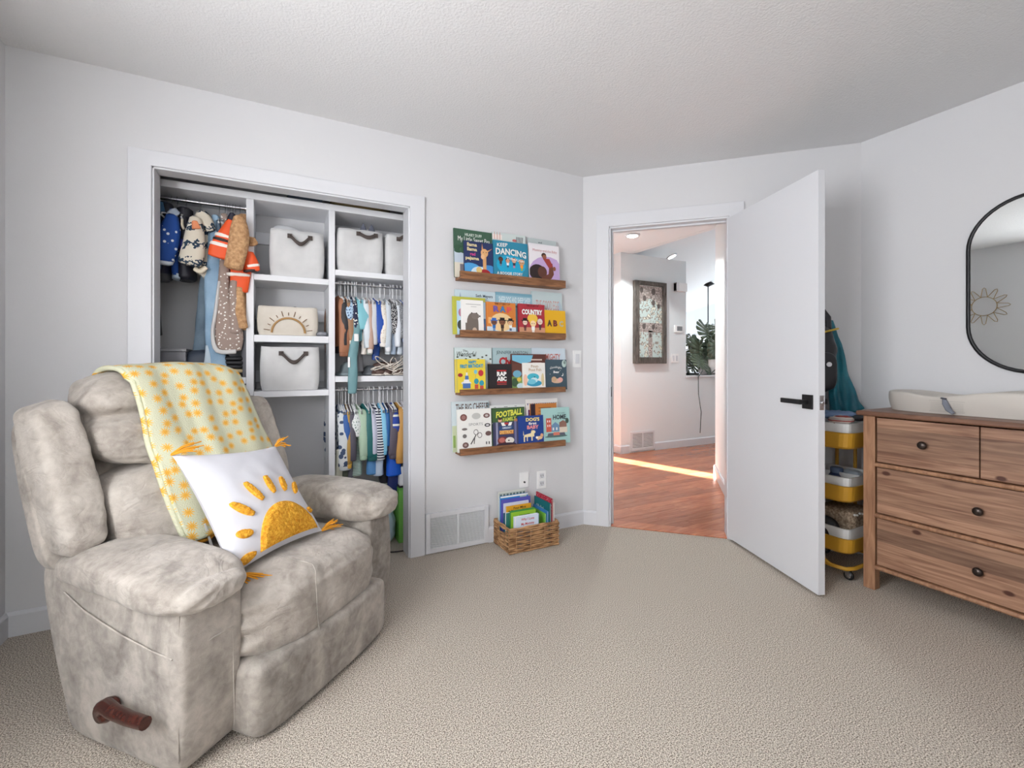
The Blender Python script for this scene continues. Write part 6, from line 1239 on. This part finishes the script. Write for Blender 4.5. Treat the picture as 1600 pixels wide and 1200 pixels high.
# ================================================================== MONSTERA ON THE HALF WALL
POTM = mat('ribbed_white_pot', (226, 216, 214), .6)
pt = thing('potted_monstera', 'monstera plant in ribbed white pot on the hall half-wall ledge', 'plant', (5.80, 4.66, .958))
mm = M(); rs = []
for r, z in ((.19, .0), (.215, .015), (.235, .07), (.24, .22), (.225, .222), (.215, .19)):
    rs.append([((r + (.006 * math.cos(j * PI) if .01 < z < .221 else 0)) * math.cos(2 * PI * j / 72), (r + (.006 * math.cos(j * PI) if .01 < z < .221 else 0)) * math.sin(2 * PI * j / 72), z) for j in range(72)])
mm.rings(rs, POTM); mm.build('pot', pt)
LEAF = mat('monstera_green', (70, 82, 64), .35, col2=(104, 116, 94), vscale=9)
def leafm(s_):
    """heart-shaped blade with slits; tip along -z"""
    g = M(); out = []
    for side in (1, -1):
        pr = []
        N_ = 6
        for i in range(N_):
            a0 = R(150 - i * 25); a1 = R(150 - i * 25 - 19)
            def rad(a): return .52 * (1 + .25 * math.cos(a - R(0))) if False else .50 - .0 * a
            r0 = .36 + .16 * math.sin(min(a0, PI) * .9) + .12 * (i / N_); r1 = .36 + .16 * math.sin(a1 * .9) + .14 * (i / N_)
            pr.append((a0, a1, r0, r1))
        for i, (a0, a1, r0, r1) in enumerate(pr):
            # lobes from the midrib
            k0 = -.05 - i * .085; k1 = k0 - .085
            P_ = lambda a, r: (side * r * math.sin(a), .06 * abs(math.sin(a)) * r + .10 * r * r, -.18 - (-math.cos(a)) * -1 * r * .95)
            q = [(0, 0, k0), P_(a0, r0), P_((a0 + a1) / 2, (r0 + r1) / 2 + .03), P_(a1, r1), (0, 0, k1)]
            m1 = (side * .06, .004, (k0 + k1) / 2)
            g.add([tuple(c * s_ for c in p) for p in (q if side > 0 else q[::-1])], [(0, 1, 2, 3, 4)], LEAF, True)
    return g
rl = random.Random(12)
spots = [(-.30, -.08, .66, .36, 5), (-.08, -.05, .68, .34, -12), (-.62, -.02, .52, .32, 30), (-.45, -.10, .42, .40, 15), (-.66, -.05, .30, .34, 50), (-.24, -.18, .44, .36, -8), (-.52, -.16, .20, .28, 25), (-.05, -.12, .50, .34, -30), (.15, -.06, .62, .34, -30), (-.70, -.08, .10, .24, 60), (-.02, -.05, .40, .30, 10), (.10, -.08, .52, .26, -15), (-.22, -.06, .28, .28, 35), (-.32, -.02, .40, .26, 50), (-.36, .05, .16, .26, 70), (.26, -.02, .26, .26, -50), (.10, .1, .34, .26, -20), (-.28, -.12, .06, .22, 60), (.34, -.1, .40, .24, -40), (-.20, .12, .46, .26, 20), (.04, -.26, .06, .13, 0)]
for i, (x, y_, z, s_, rz) in enumerate(spots):
    g = leafm(s_ * 1.05); o = g.build('leaf', pt, solid=.003); o.location = (x, y_, z + .05); o.rotation_euler = (R(rl.uniform(-35, 10)), R(rl.uniform(-20, 20)) + R(rz * .5), R(rl.uniform(-30, 30)))
    g = M(); g.tube([(x * .2, y_ * .2 + .02, .18), (x * .5, y_ * .5 + .04, .18 + (z - .1) * .55), (x * .85, y_ * .9 + .04, z + .07), (x, y_, z + .05)], .006, LEAF, 6); g.build('stem', pt)
for p in ([(-.5, -.2, .06), (-.68, -.28, -.02), (-.70, -.30, -.25), (-.66, -.31, -.5), (-.68, -.31, -.78)], [(-.1, -.2, .15), (.0, -.30, .02), (.05, -.32, -.10)], [(-.2, -.22, .12), (-.05, -.31, -.03), (.15, -.31, -.07), (.3, -.28, -.03)], [(-.34, -.2, .02), (-.2, -.26, .14), (.0, -.28, .2), (.22, -.28, .16)], [(-.76, -.1, .1), (-.6, -.2, .16), (-.4, -.22, .03), (-.2, -.25, .01)]):
    g = M(); g.tube(p, .005, C(52, 56, 48), 6); g.build('aerial_root', pt)
g = leafm(.20); o = g.build('leaf', pt, solid=.003); o.location = (-.17, -.33, -.08); o.rotation_euler = (0, R(10), R(20))
t = thing('planter_tray', 'dark low tray on the ledge at left of the monstera pot', 'tray', (5.18, 4.62, .958)); mm = M(); mm.box(-.14, .10, -.12, .12, 0, .03, C(40, 42, 44)); mm.build('tray_body', t, .004)
